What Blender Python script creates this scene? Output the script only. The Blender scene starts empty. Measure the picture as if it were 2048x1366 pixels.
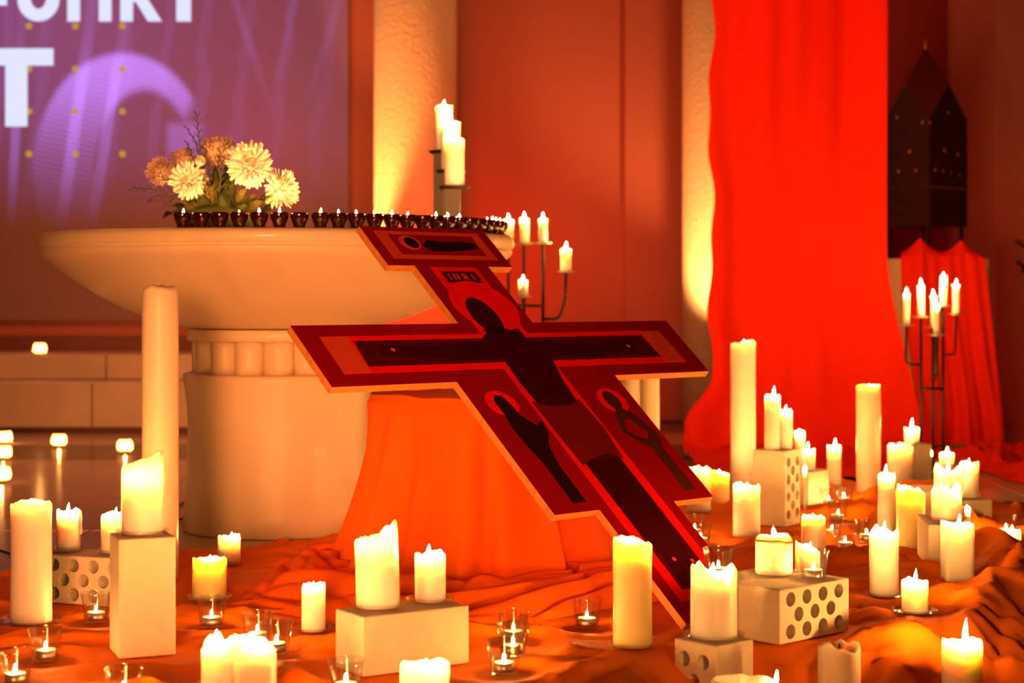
import bpy, bmesh, math, random
from mathutils import Vector, Matrix, noise

# ------------------------------------------------------------------ camera
F, YH, H = 3550.0, 590.0, 0.737          # focal length in px of the 2048 px frame, horizon row, eye height
sc = bpy.context.scene
C = sc.collection
cam = bpy.data.cameras.new('camera')
cam.sensor_width = 36.0
cam.lens = F / 2048.0 * 36.0
cam.shift_y = -(683.0 - YH) / 2048.0
cam.clip_start, cam.clip_end = 0.05, 100
cam.dof.use_dof = True
cam.dof.focus_distance = 4.2
cam.dof.aperture_fstop = 3.6
co = bpy.data.objects.new('camera', cam); C.objects.link(co)
co.location = (0, 0, H); co.rotation_euler = (math.pi / 2, 0, 0)
sc.camera = co

# ------------------------------------------------------------------ world, exposure, room lights and added fills
sc.view_settings.view_transform = 'Standard'
sc.view_settings.look = 'None'
sc.view_settings.gamma = 1.0
sc.view_settings.use_curve_mapping = False
sc.view_settings.exposure = 0.0
w = bpy.data.worlds.new('world'); sc.world = w; w.use_nodes = True
w.node_tree.nodes['Background'].inputs[0].default_value = (1.0, 0.22, 0.10, 1)
w.node_tree.nodes['Background'].inputs[1].default_value = 0.045
cy = sc.cycles
cy.use_denoising = True
cy.max_bounces = 8; cy.diffuse_bounces = 3; cy.glossy_bounces = 3
cy.transmission_bounces = 6; cy.transparent_max_bounces = 24
cy.sample_clamp_indirect = 4.0
cy.caustics_reflective = False; cy.caustics_refractive = False
FLAME_L = 2050.0                           # radiance of a candle flame
FLAME_C = (1.0, 0.42, 0.092)

def lamp(name, kind, loc, target, power, color, **kw):
    l = bpy.data.lights.new(name, kind); l.energy = power; l.color = color
    for k, v in kw.items(): setattr(l, k, v)
    o = bpy.data.objects.new(name, l); C.objects.link(o); o.location = loc
    d = Vector(target) - Vector(loc)
    o.rotation_euler = d.to_track_quat('-Z', 'Y').to_euler()
    return o
# red floods on the floor at the columns and a red stage light on the curtain
lamp('flood_column_warm', 'SPOT', (-1.02, 9.86, 0.46), (-0.74, 10.07, 2.3), 260, (1.0, 0.34, 0.07), spot_size=.62, spot_blend=.6, shadow_soft_size=.05)
lamp('flood_column_red', 'SPOT', (-0.40, 9.72, 0.12), (-0.48, 10.2, 1.5), 85, (1.0, 0.006, 0.0), spot_size=2.4, spot_blend=1, shadow_soft_size=.06)
lamp('flood_column_second', 'SPOT', (1.02, 9.35, 0.42), (1.06, 9.75, 1.6), 110, (1.0, 0.40, 0.10), spot_size=1.5, spot_blend=.7, shadow_soft_size=.05)
lamp('flood_curtain', 'SPOT', (0.9, 5.6, 4.4), (1.35, 8.2, 1.7), 330, (1.0, 0.01, 0.0), spot_size=.62, spot_blend=1, shadow_soft_size=.15)
# added unseen fills: altar from behind the viewer, steps from above, back wall red
lamp('altar_fill', 'SPOT', (-0.62, -2.2, 1.10), (-0.62, 5.2, 0.62), 2100, (1.0, 0.31, 0.085), spot_size=.40, spot_blend=1, shadow_soft_size=.6)  # added fill in place of candlelight from out of view
lamp('steps_fill', 'AREA', (-2.4, 7.9, 3.2), (-2.4, 9.4, 0.0), 45, (1.0, 0.30, 0.08), shape='RECTANGLE', size=.8, size_y=.8)  # added only to brighten the steps, no fixture there
lamp('wall_red_fill', 'AREA', (-0.6, 7.4, 4.6), (-0.6, 10.4, 1.0), 16, (1.0, 0.10, 0.04), shape='RECTANGLE', size=4.0, size_y=1.0)  # broad added fill that tints the back wall red

# ------------------------------------------------------------------ helpers
def gp(px, py, z=0.0):
    """Point of the horizontal plane at height z seen at picture position px, py."""
    Y = (H - z) * F / (py - YH)
    return ((px - 1024) * Y / F, Y)
def X_at(px, Y): return (px - 1024) * Y / F
def Z_at(py, Y): return H - (py - YH) * Y / F

def new_mat(name):
    m = bpy.data.materials.new(name); m.use_nodes = True
    return m, m.node_tree.nodes, m.node_tree.links, m.node_tree.nodes['Principled BSDF']
def mat(name, col, rough=.6, metal=0., spec=.5, bump=0., bscale=40., vary=0., vscale=6., sheen=0., coat=0.):
    m, n, l, b = new_mat(name)
    b.inputs['Base Color'].default_value = (*col, 1)
    b.inputs['Roughness'].default_value = rough
    b.inputs['Metallic'].default_value = metal
    b.inputs['Specular IOR Level'].default_value = spec
    b.inputs['Coat Weight'].default_value = coat
    b.inputs['Sheen Weight'].default_value = sheen
    tc = n.new('ShaderNodeTexCoord')
    if bump:
        t = n.new('ShaderNodeTexNoise'); t.inputs['Scale'].default_value = bscale; t.inputs['Detail'].default_value = 5
        l.new(tc.outputs['Object'], t.inputs['Vector'])
        bp = n.new('ShaderNodeBump'); bp.inputs['Strength'].default_value = bump; bp.inputs['Distance'].default_value = .01
        l.new(t.outputs['Fac'], bp.inputs['Height']); l.new(bp.outputs['Normal'], b.inputs['Normal'])
    if vary:
        t = n.new('ShaderNodeTexNoise'); t.inputs['Scale'].default_value = vscale; t.inputs['Detail'].default_value = 4
        l.new(tc.outputs['Object'], t.inputs['Vector'])
        r = n.new('ShaderNodeValToRGB')
        r.color_ramp.elements[0].position = .3; r.color_ramp.elements[1].position = .7
        r.color_ramp.elements[0].color = (*[c * (1 - vary) for c in col], 1)
        r.color_ramp.elements[1].color = (*[min(1, c * (1 + vary * .5)) for c in col], 1)
        l.new(t.outputs['Fac'], r.inputs['Fac']); l.new(r.outputs['Color'], b.inputs['Base Color'])
    return m
def emit(name, col, s):
    m, n, l, b = new_mat(name)
    n.remove(b); e = n.new('ShaderNodeEmission'); e.inputs[0].default_value = (*col, 1); e.inputs[1].default_value = s
    l.new(e.outputs[0], n['Material Output'].inputs[0])
    return m
def thin_glass(name, col, refl=.06):
    m, n, l, b = new_mat(name); n.remove(b)
    tr = n.new('ShaderNodeBsdfTransparent'); tr.inputs[0].default_value = (*col, 1)
    gl = n.new('ShaderNodeBsdfGlossy'); gl.inputs['Roughness'].default_value = .07
    fr = n.new('ShaderNodeLayerWeight'); fr.inputs['Blend'].default_value = .5
    pw = n.new('ShaderNodeMath'); pw.operation = 'POWER'; pw.inputs[1].default_value = 3.0
    ma = n.new('ShaderNodeMath'); ma.operation = 'MULTIPLY_ADD'; ma.inputs[1].default_value = .45; ma.inputs[2].default_value = .12
    mx = n.new('ShaderNodeMixShader')
    l.new(fr.outputs['Facing'], pw.inputs[0]); l.new(pw.outputs[0], ma.inputs[0]); l.new(ma.outputs[0], mx.inputs[0]); l.new(tr.outputs[0], mx.inputs[1]); l.new(gl.outputs[0], mx.inputs[2])
    l.new(mx.outputs[0], n['Material Output'].inputs[0])
    return m
def wax(name, col, scale=.03):
    m, n, l, b = new_mat(name)
    b.inputs['Base Color'].default_value = (*col, 1)
    b.inputs['Roughness'].default_value = .38
    b.inputs['Specular IOR Level'].default_value = .4
    b.inputs['Subsurface Weight'].default_value = 1.0
    b.inputs['Subsurface Radius'].default_value = (1.0, .70, .50)
    b.inputs['Subsurface Scale'].default_value = scale
    return m

M = {}
M['wall'] = mat('plaster_wall', (.50, .16, .13), .85, bump=.25, bscale=60)
M['column'] = mat('rough_plaster', (.78, .66, .52), .9, bump=1.0, bscale=45)
M['step'] = mat('pale_marble', (.66, .54, .42), .3, vary=.12, vscale=3)
M['tile'] = mat('floor_tile', (.52, .38, .32), .16, vary=.12, vscale=2.5)
M['inlay'] = mat('dark_inlay', (.11, .045, .025), .2, vary=.5, vscale=9)
M['joint'] = mat('floor_joint', (.2, .13, .1), .7)
M['skirt'] = mat('dark_skirting', (.20, .06, .035), .5)
M['altar'] = mat('polished_stone', (.80, .66, .48), .42, vary=.04, vscale=5, coat=.12)
M['brick'] = mat('sand_lime_brick', (.80, .71, .58), .9, bump=.35, bscale=160, vary=.06, vscale=30)
M['wax'] = wax('ivory_wax', (.95, .89, .86), .034)
M['waxpale'] = wax('pale_wax', (.86, .72, .60), .02)
M['waxyellow'] = wax('yellow_wax', (.95, .83, .42), .034)
M['wick'] = mat('burnt_wick', (.03, .02, .015), .9)
M['flame'] = emit('flame', FLAME_C, FLAME_L)
M['glass'] = thin_glass('clear_glass', (.99, .985, .98))
M['red_glass'] = mat('dark_red_glass', (.035, .003, .002), .15, coat=.4)
M['tin'] = mat('tealight_tin', (.75, .7, .62), .35, metal=.9)
M['iron'] = mat('black_iron', (.03, .022, .02), .45, metal=.4)
M['wood'] = mat('pale_plywood_edge', (.62, .22, .035), .6, vary=.2, vscale=60)
M['cloth'] = mat('orange_cloth', (.92, .19, .003), .8, spec=.15, bump=.12, bscale=14)
M['drape'] = mat('orange_red_cloth', (.92, .13, .002), .8, spec=.15, bump=.08, bscale=14)
M['red'] = mat('red_cloth', (.85, .03, .001), .8, spec=.12, bump=.06, bscale=14)
M['shrine'] = mat('dark_metal_shrine', (.030, .006, .004), .5, metal=.3, vary=.3, vscale=20)
M['gold'] = mat('gold_stud', (.75, .28, .08), .35, metal=.8)
M['cable'] = mat('black_cable', (.015, .012, .012), .6)
M['petal'] = mat('ivory_petal', (.92, .88, .84), .7)
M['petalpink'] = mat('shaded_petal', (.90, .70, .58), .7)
M['green'] = mat('dark_green_leaf', (.055, .075, .018), .6, vary=.3, vscale=20)
M['green2'] = mat('olive_leaf', (.17, .15, .03), .55, vary=.3, vscale=20)
P_ = {}
for k, c in dict(border=(.27, .002, .002), band=(.85, .006, .003), orange=(.62, .06, .02), dark=(.075, .002, .002),
                 skin=(.042, .002, .002), loin=(.16, .006, .006), robe=(.020, .003, .003), brown=(.07, .012, .006), nail=(.75, .05, .03)).items():
    P_[k] = mat('paint_' + k, c, .85, spec=.02, vary=.12, vscale=14)

def link(name, me, m=None, parent=None, smooth=False):
    o = bpy.data.objects.new(name, me); C.objects.link(o)
    if m is not None and not me.materials: me.materials.append(m)
    if smooth: me.polygons.foreach_set('use_smooth', [True] * len(me.polygons))
    if parent is not None: o.parent = parent
    return o
def from_bm(name, bm, m=None, parent=None, smooth=False):
    bmesh.ops.recalc_face_normals(bm, faces=bm.faces)
    me = bpy.data.meshes.new(name); bm.to_mesh(me); bm.free()
    return link(name, me, m, parent, smooth)
def tag(o, label=None, cat=None, group=None, kind=None):
    for k, v in (('label', label), ('category', cat), ('group', group), ('kind', kind)):
        if v: o[k] = v
    return o
def empty(name, loc=(0, 0, 0), rz=0.0):
    o = bpy.data.objects.new(name, None); C.objects.link(o); o.empty_display_size = .05
    o.location = loc; o.rotation_euler = (0, 0, rz)
    return o
def add_box(bm, c, s, rz=0.0, bev=0.0):
    r = bmesh.ops.create_cube(bm, size=1.0)['verts']
    bmesh.ops.scale(bm, vec=s, verts=r)
    if bev:
        es = list({e for v in r for e in v.link_edges})
        nv = bmesh.ops.bevel(bm, geom=es, offset=bev, segments=2, affect='EDGES', profile=.5)['verts']
        r = list({*nv, *[v for v in r if v.is_valid]})
    bmesh.ops.rotate(bm, cent=(0, 0, 0), matrix=Matrix.Rotation(rz, 3, 'Z'), verts=r)
    bmesh.ops.translate(bm, vec=c, verts=r)
def box_obj(name, lo, hi, m, parent=None, bev=0.0):
    bm = bmesh.new()
    add_box(bm, [(a + b) / 2 for a, b in zip(lo, hi)], [b - a for a, b in zip(lo, hi)], 0, bev)
    return from_bm(name, bm, m, parent)
def add_lathe(bm, prof, n=32, cx=0., cy_=0., fn=None):
    rings = []
    for k, (r, z) in enumerate(prof):
        if r < 1e-6:
            v = Vector((0, 0, z))
            if fn: v = fn(k, 0.0, v)
            rings.append([bm.verts.new(v + Vector((cx, cy_, 0)))]); continue
        ring = []
        for i in range(n):
            a = 2 * math.pi * i / n
            v = Vector((r * math.cos(a), r * math.sin(a), z))
            if fn: v = fn(k, a, v)
            ring.append(bm.verts.new(v + Vector((cx, cy_, 0))))
        rings.append(ring)
    for a, b in zip(rings, rings[1:]):
        for i in range(n):
            j = (i + 1) % n
            q = [a[i % len(a)], a[j % len(a)], b[j % len(b)], b[i % len(b)]]
            u = []
            for v in q:
                if v not in u: u.append(v)
            if len(u) >= 3: bm.faces.new(u)
    for r in (rings[0], rings[-1]):
        if len(r) > 2: bm.faces.new(r)
def add_tube(bm, pts, r, n=8, r2=None):
    pts = [Vector(p) for p in pts]
    rings = []
    up = Vector((0, 0, 1))
    for i, p in enumerate(pts):
        d = (pts[min(i + 1, len(pts) - 1)] - pts[max(i - 1, 0)]).normalized()
        s = d.cross(up)
        if s.length < .05: s = d.cross(Vector((1, 0, 0)))
        s.normalize(); t = s.cross(d)
        rr = r if r2 is None else r + (r2 - r) * i / (len(pts) - 1)
        rings.append([bm.verts.new(p + rr * (math.cos(2 * math.pi * k / n) * s + math.sin(2 * math.pi * k / n) * t)) for k in range(n)])
    for a, b in zip(rings, rings[1:]):
        for i in range(n):
            bm.faces.new((a[i], a[(i + 1) % n], b[(i + 1) % n], b[i]))
    bm.faces.new(rings[0]); bm.faces.new(rings[-1])
def bend(pts, r, k=6):
    """Rounded corners for a polyline."""
    out = [Vector(pts[0])]
    for a, b, c in zip(pts, pts[1:], pts[2:]):
        a, b, c = Vector(a), Vector(b), Vector(c)
        p = b + (a - b).normalized() * r; q = b + (c - b).normalized() * r
        for i in range(k + 1):
            t = i / k
            out.append((1 - t) ** 2 * p + 2 * t * (1 - t) * b + t * t * q)
    out.append(Vector(pts[-1]))
    return out
def prism(bm, poly, t0, t1, f):
    """Extrude a 2-D outline between depths t0 and t1; f(u, v, t) gives the point."""
    a = [bm.verts.new(f(u, v, t0)) for u, v in poly]; b = [bm.verts.new(f(u, v, t1)) for u, v in poly]
    n = len(poly)
    fs = [bm.faces.new(a), bm.faces.new(b)]
    for i in range(n): bm.faces.new((a[i], a[(i + 1) % n], b[(i + 1) % n], b[i]))
    bm.normal_update()
    bmesh.ops.triangulate(bm, faces=fs, quad_method='BEAUTY', ngon_method='EAR_CLIP')
def ell(cu, cv, ru, rv, n=36, a0=0.0, a1=2 * math.pi, rot=0.0):
    cl = abs(a1 - a0 - 2 * math.pi) < 1e-6
    out = []
    for i in range(n if cl else n + 1):
        a = a0 + (a1 - a0) * i / n
        x, y = ru * math.cos(a), rv * math.sin(a)
        out.append((cu + x * math.cos(rot) - y * math.sin(rot), cv + x * math.sin(rot) + y * math.cos(rot)))
    return out
def sstep(a, b, x):
    t = min(1, max(0, (x - a) / (b - a))); return t * t * (3 - 2 * t)
def interp(x, pts):
    if x <= pts[0][0]: return pts[0][1]
    for (a, b), (c, d) in zip(pts, pts[1:]):
        if x <= c: return b + (d - b) * (x - a) / (c - a)
    return pts[-1][1]

# ------------------------------------------------------------------ tables of what stands where
BT = .123                                  # top of a brick lying on the cloth
ZC = .006                                  # cloth surface under things
# candles: left, right, top row, base row, base height, flame x, flame tip row (None: sunk), label, options
CANDLES = [
 (22, 103, 1004, 1254, ZC, 61, 998, 'tall thick ivory candle in front of the perforated brick and tealight cups at far left', dict(pl=66)),
 (99, 146, 1020, 1101, BT, 122, 1005, 'short ivory candle with wax drips down its side, on the low perforated brick', dict(pl=34, at=(-1.065, 4.262), drip=1)),
 (177, 230, 1027, 1107, BT, 206, 1014, 'short ivory candle on the low perforated brick, beside the upright blank brick', dict(pl=38, at=(-.944, 4.215))),
 (233, 315, 918, 1073, .246, 275, None, 'hollowed thick candle with one high side, on top of the upright blank brick', dict(pl=54, slant=(.1, .015), bowl=.055, at=(-.757, 3.636))),
 (284, 357, 572, 1160, ZC, 320, None, 'very tall pale candle with rounded top and no visible flame before the altar base', dict(m='waxpale', nofl=1, round=1)),
 (436, 481, 1071, 1132, ZC, 463, 1064, 'small ivory candle on the cloth edge in front of the altar base', dict(pl=30)),
 (385, 453, 1116, 1206, ZC, 419, None, 'short thick yellow candle with glowing white top, behind a tealight glass', dict(pl=46, m='waxyellow', bowl=.012)),
 (402, 466, 1283, None, ZC, 432, 1259, 'front ivory candle with a raised lump of wax on its rim', dict(Y=3.3, pl=44, slant=(.6, .008), irr=.006)),
 (466, 552, 1285, None, ZC, 500, 1264, 'thick front candle sloping down to one side, close beside the lumpy candle', dict(Y=3.18, slant=(2.8, .016))),
 (603, 651, 1170, 1269, ZC, 626, 1164, 'slim ivory candle standing alone before the crumpled drape', dict(pl=40, slant=(.9, .006))),
 (702, 789, 1068, 1228, BT, 745, None, 'thick leaning candle with jagged sloping rim on the low blank brick', dict(pl=55, slant=(.0, .015), irr=.006, bowl=.03, at=(-.262, 3.48), lean=-.035)),
 (833, 895, 1106, 1213, BT, 860, 1089, 'medium candle with upright flame on the low blank brick', dict(pl=48, at=(-.163, 3.545))),
 (800, 900, 1327, None, -.215, 850, None, 'broad glowing candle cut by the bottom edge below the low blank brick', dict(Y=3.02)),
 (1226, 1304, 1080, 1302, ZC, 1275, None, 'tall thick yellow candle with rolled rim, before the foot of the cross', dict(pl=50, m='waxyellow', slant=(3.0, .006))),
 (1401, 1494, 1140, 1305, .038, 1445, 1125, 'thick bright candle with ragged rim on the front perforated brick', dict(pl=62, irr=.009, slant=(2.9, .008), at=(.411, 3.615))),
 (1502, 1577, 1070, 1160, BT, 1540, None, 'broad short candle with domed white top on the slanting perforated brick', dict(pl=44, at=(.575, 3.895), round=1)),
 (1603, 1651, 1032, 1120, ZC, 1630, None, 'pale candle with melted shiny top behind the slanting perforated brick', dict(m='waxpale', Y=4.62)),
 (1590, 1640, 1092, 1160, ZC, 1620, 1083, 'small candle with one melted side just behind the glass on the slanting brick', dict(Y=4.2, slant=(3.1, .012))),
 (1466, 1520, 970, 1078, ZC, 1492, None, 'medium ivory candle with wavy rim beside the upright perforated brick', dict(pl=32, irr=.005)),
 (1461, 1511, 684, 992, ZC, 1487, 680, 'very tall lit candle standing in front of the red curtain', dict(slant=(.3, .006))),
 (1532, 1564, 790, 906, .246, 1551, 772, 'taller slim candle of the pair on the upright perforated brick', dict(at=(.828, 5.645))),
 (1562, 1593, 820, 906, .246, 1579, 810, 'shorter slim candle of the pair on the upright perforated brick', dict(at=(.872, 5.672))),
 (1589, 1610, 862, 966, ZC, 1600, None, 'rounded pale candle half hidden behind the upright perforated brick', dict(Y=6.85)),
 (1606, 1630, 898, 944, BT, 1615, 884, 'small slim candle on the cut brick behind the upright perforated brick', dict(at=(1.045, 6.24))),
 (1606, 1613, 936, 1027, ZC, 1609, None, 'thin taper candle squeezed behind the edge of the upright perforated brick', dict(Y=5.93)),
 (1654, 1682, 892, 982, ZC, 1670, 877, 'slim lit candle before the red curtain, behind the cluster of tealight glasses', dict()),
 (1713, 1761, 770, 996, ZC, 1740, None, 'very tall pale candle with stained sides before the curtain edge', dict(m='waxpale', bowl=.02)),
 (1374, 1421, 936, 1028, ZC, 1398, None, 'short candle half hidden behind the wide lower panel of the cross', dict(pl=30, irr=.004)),
 (1419, 1459, 944, 1008, ZC, 1440, None, 'short yellow candle with sloping rim beside the lower panel of the cross', dict(m='waxyellow', slant=(3.1, .008))),
 (1243, 1281, 700, 985, ZC, 1262, None, 'tall pale candle under the cross arm, the one nearer the drape', dict(m='waxpale', nofl=1, round=1)),
 (1281, 1319, 706, 985, ZC, 1300, None, 'tall pale candle under the cross arm, the one nearer the curtain', dict(m='waxpale', nofl=1, round=1)),
 (1756, 1790, 948, 1066, ZC, 1771, 929, 'tall slim candle behind the medium candle on the cloth, near the thick yellow one', dict(irr=.004)),
 (1775, 1825, 890, 980, ZC, 1800, None, 'thick candle with crumbly melted rim in the back cluster', dict(irr=.006)),
 (1815, 1845, 856, 890, .168, 1829, 837, 'small lit candle on the upright cut brick, highest of the back cluster', dict(at=(1.535, 6.81))),
 (1853, 1864, 902, 962, ZC, 1858, None, 'thin pale candle behind the upright cut brick', dict(Y=6.98)),
 (1793, 1850, 978, 1098, ZC, 1820, None, 'thick yellow candle with broad white glowing top in the right cluster', dict(m='waxyellow', irr=.005, slant=(2.6, .008))),
 (1879, 1908, 905, 985, ZC, 1894, 894, 'small lit candle behind the thick ragged candles of the right cluster', dict(Y=6.35)),
 (1919, 1957, 924, 1001, .085, 1937, 917, 'slim square-topped candle on the small flat brick', dict(at=(1.472, 5.715))),
 (1872, 1930, 940, 985, BT, 1900, 924, 'broad ragged candle on the low brick, just behind a similar one', dict(irr=.010, at=(1.374, 5.585))),
 (1874, 1934, 976, 1058, BT, 1904, None, 'broad ragged candle on the brick behind the square-sided candle', dict(pl=44, irr=.010, at=(1.184, 4.835))),
 (1883, 1946, 1046, 1168, ZC, 1918, 1028, 'square-sided ivory candle leaning against the brick in the right cluster', dict(pl=36, sq=1)),
 (1931, 1941, 1015, 1110, ZC, 1936, None, 'thin taper candle behind the square-sided candle', dict(at=(1.278, 4.98))),
 (1739, 1797, 1060, 1198, ZC, 1768, 1040, 'medium ivory candle with spout of wax on its rim, on the wrinkled cloth', dict(pl=40, irr=.005)),
 (1803, 1856, 1160, 1232, ZC, 1831, 1137, 'short ivory candle on a wide glass plate in front of the right cluster', dict(pl=47)),
 (1884, 1964, 1281, None, -.215, 1930, 1236, 'front candle with the longest flame, on the lower step', dict(Y=3.6, fw=1.2)),
 (1636, 1720, 1290, None, -.215, 1675, None, 'front pale candle with one spiky rim corner, on the lower step', dict(Y=3.55, m='waxpale', nofl=1, irr=.0045)),
 (1420, 1545, 1360, None, -.215, 1553, 1340, 'candle at the very bottom in front of the perforated brick, only its rim in view', dict(Y=3.2, fw=.7)),
 (2003, 2042, 1060, 1102, ZC, 2024, 1050, 'short bright candle behind the cloth fold at the right edge', dict(at=(1.462, 5.2))),
]
# tealight glasses: centre x, distance, base height, label
CUPS = [
 (423, 3.90, ZC, 'tealight glass in front of the short thick yellow candle'),
 (515, 3.72, ZC, 'tealight glass with wide rim, the back one of the overlapping pair'),
 (553, 3.61, ZC, 'tealight glass, the front one of the overlapping pair beside the slim candle'),
 (692, 3.235, ZC, 'tealight glass before the end of the low blank brick'),
 (91, 3.54, ZC, 'tealight glass at the foot of the tall thick candle at far left'),
 (30, 3.32, ZC, 'tealight glass in the bottom left corner'),
 (248, 3.17, ZC, 'tealight glass in front of the upright blank brick'),
 (192, 3.96, ZC, 'tealight glass peeping out from behind the upright blank brick'),
 (1027, 3.74, ZC, 'tealight glass farthest back in the row of three near the drape'),
 (1026, 3.59, ZC, 'tealight glass in the middle of the row of three near the drape'),
 (1008, 3.42, ZC, 'tealight glass nearest the viewer in the row of three near the drape'),
 (1174, 3.89, ZC, 'tealight glass alone on the cloth beside the tall thick yellow candle'),
 (1389, 5.36, ZC, 'tealight glass just beyond the cross edge, the back one of two'),
 (1401, 5.17, ZC, 'tealight glass just beyond the cross edge, the front one of two'),
 (1627, 3.842, BT - .004, 'tealight glass on the slanting perforated brick'),
 (1437, 3.87, BT - .004, 'tall clear tealight glass behind the thick bright ragged candle'),
 (1657, 6.12, ZC, 'tealight glass at the back of the cluster, on its curtain side'),
 (1688, 6.20, ZC, 'tealight glass at the back of the cluster, under the very tall stained candle'),
 (1676, 5.72, ZC, 'tealight glass second row of the cluster near the curtain'),
 (1664, 5.34, ZC, 'tealight glass third row of the cluster, behind the pale melted candle'),
 (1690, 5.08, ZC, 'tealight glass at the front of the cluster near the curtain'),
 (1733, 5.25, ZC, 'tealight glass half hidden by the medium candle with the wax spout'),
 (2012, 5.37, ZC, 'tealight glass behind the short bright candle at the right edge'),
]
def place(c):
    xl, xr, yt, yb, zb, fx, ft, label, o = c
    mid, wd = (xl + xr) / 2, xr - xl
    if 'at' in o: X, Y = o['at']; r = wd / 2 * Y / F
    else:
        if 'Y' in o: Y = o['Y']; r = wd / 2 * Y / F
        else:
            Yf = (H - zb) * F / (yb - YH); r = wd / 2 * Yf / F; Y = Yf + r; r = wd / 2 * Y / F
        X = X_at(mid, Y)
    return X, Y, r, Z_at(yt, Y)
FLAT = []                                   # spots where something presses the cloth flat
for c in CANDLES:
    X, Y, r, zt = place(c)
    if c[4] == ZC: FLAT.append((X, Y, r + .035))
for x, Y, z, _ in CUPS:
    if z == ZC: FLAT.append((X_at(x, Y), Y, .05))
U2 = Vector((.735, .678))
BRICKS = [  # name position x, y, z, yaw, orientation (flat, upright), hole side towards viewer?, label, scale
 (-.990, 4.235, ZC, math.radians(-21), 'flat', True, 'low white brick with rows of round holes, carrying two short candles', (1, 1, 1)),
 (-.757, 3.636, ZC, math.radians(22), 'up', False, 'upright blank white brick with a hollowed candle on top', (1, 1, 1)),
 (-.216, 3.505, ZC, math.radians(33.4), 'flat', False, 'low blank white brick carrying the leaning thick candle', (1, 1, 1)),
 (.411, 3.615, -.078, math.radians(-48), 'half', True, 'white brick with holes standing at the bottom edge under the thick bright candle', (1, 1, 1)),
 (.608, 3.826, ZC, math.radians(42.6), 'flat', True, 'slanting white brick with eleven round holes, near the foot of the cross', (1, 1, 1)),
 (.530, 3.911, ZC, math.radians(42.6), 'flat', False, 'white brick tucked behind the slanting perforated one, against the foot of the cross', (1, 1, 1)),
 (.844, 5.662, ZC, math.radians(57), 'up', True, 'upright white brick with holes down its side, carrying a pair of slim candles', (1, 1, 1)),
 (1.030, 6.25, ZC, math.radians(50), 'flat', False, 'white brick behind the upright perforated one, under a small slim candle', (.6, 1, 1)),
 (1.535, 6.82, ZC, math.radians(12), 'up', False, 'short upright cut brick in the back cluster with a lit candle on top', (1, 1, .67)),
 (1.475, 5.72, ZC, math.radians(10), 'flat', False, 'small flat brick at the edge of the right cluster, under a slim candle', (.42, 1, .67)),
 (1.335, 5.64, ZC, math.radians(80), 'flat', False, 'low brick in the right cluster under the rear ragged candle', (1, 1, 1)),
 (1.184, 4.87, ZC, math.radians(84), 'flat', False, 'low brick behind the square-sided candle, under the front ragged candle', (1, 1, 1)),
]
for b in BRICKS:
    if b[4] == 'half': FLAT.append((b[0], b[1], .14))
    if b[2] == ZC:
        for k in (-.08, 0, .08) if b[4] == 'flat' else (0,):
            FLAT.append((b[0] + k * math.cos(b[3]), b[1] + k * math.sin(b[3]), .10))
FLAT += [(.38 + .73 * k, 3.87 + .68 * k, .06) for k in (0, .06, .12, .18, .25)]

# ------------------------------------------------------------------ the setting
EDGE = [(-2.2, 3.0), (-.8, 3.04), (-.4, 3.08), (-.2, 3.19), (.08, 3.36), (.24, 3.55), (.34, 3.71), (.50, 3.72), (.75, 3.74), (.95, 3.93), (1.3, 4.36), (1.5, 4.8), (1.6, 5.2), (1.64, 5.6), (1.64, 6.0)]
def edge_dist(x, y):
    """Signed distance to the stage edge, positive outside."""
    best = 1e9; sg = 1
    for (ax, ay), (bx, by) in zip(EDGE, EDGE[1:]):
        dx, dy = bx - ax, by - ay
        t = min(1, max(0, ((x - ax) * dx + (y - ay) * dy) / (dx * dx + dy * dy)))
        qx, qy = ax + t * dx - x, ay + t * dy - y
        d = math.hypot(qx, qy)
        if d < best - 1e-9:
            best = d; sg = 1 if (dx * (y - ay) - dy * (x - ax)) < 0 else -1
    return best * sg
LOW = -.222
def floor_mesh():
    bm = bmesh.new()
    poly = [(-6, 3.04)] + [(x - .02, y + .03) for x, y in EDGE] + [(1.62, 6.05), (6, 6.05), (6, 11), (-6, 11)]
    prism(bm, poly, -.25, -.014, lambda u, v, t: (u, v, t))
    add_box(bm, (0, 5.5, LOW - .1), (16, 12, .18))
    return bm
floor = tag(from_bm('floor', floor_mesh(), M['joint']), 'pale tiled church floor with a dark inlay band', kind='structure')
rng = random.Random(3)
tile_me = None
bm = bmesh.new(); add_box(bm, (0, 0, -.006), (.795, .795, .012), 0, .002); bmesh.ops.recalc_face_normals(bm, faces=bm.faces)
tile_me = bpy.data.meshes.new('tile'); bm.to_mesh(tile_me); bm.free(); tile_me.materials.append(M['tile'])
def tile(x, y, sx=1.0, sy=1.0, m=None):
    o = link('tile', tile_me if m is None else m, None, floor); o.location = (x, y, 0); o.scale = (sx, sy, 1); return o
for i in range(-4, 5):
    for j in range(4):
        if i < 0 or j > 1: tile(i * .8 - .12, 5.15 + j * .8)
inlay_me = tile_me.copy(); inlay_me.materials.clear(); inlay_me.materials.append(M['inlay'])
for i in range(-8, 8): tile(i * .4 - .12, 8.33, .5, 1.0, inlay_me)
for i in range(-4, 5): tile(i * .8 - .12, 9.15, 1, .8)
box_obj('floor_step', (-4, 9.5, 0.0), (-.86, 11, .24), M['skirt'])['kind'] = 'structure'
stp = tag(box_obj('floor_step', (-4.01, 9.9, .24), (-.85, 11, .37), M['skirt']), kind='structure')
for i in range(4):
    x0 = -3.62 + i * .69
    s1 = box_obj('slab', (x0, 9.47, .03), (x0 + .685, 10.0, .269), M['step'], stp, .006)
    s2 = box_obj('slab', (x0, 9.8, .272), (x0 + .685, 10.52, .406), M['step'], stp, .006)
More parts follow.
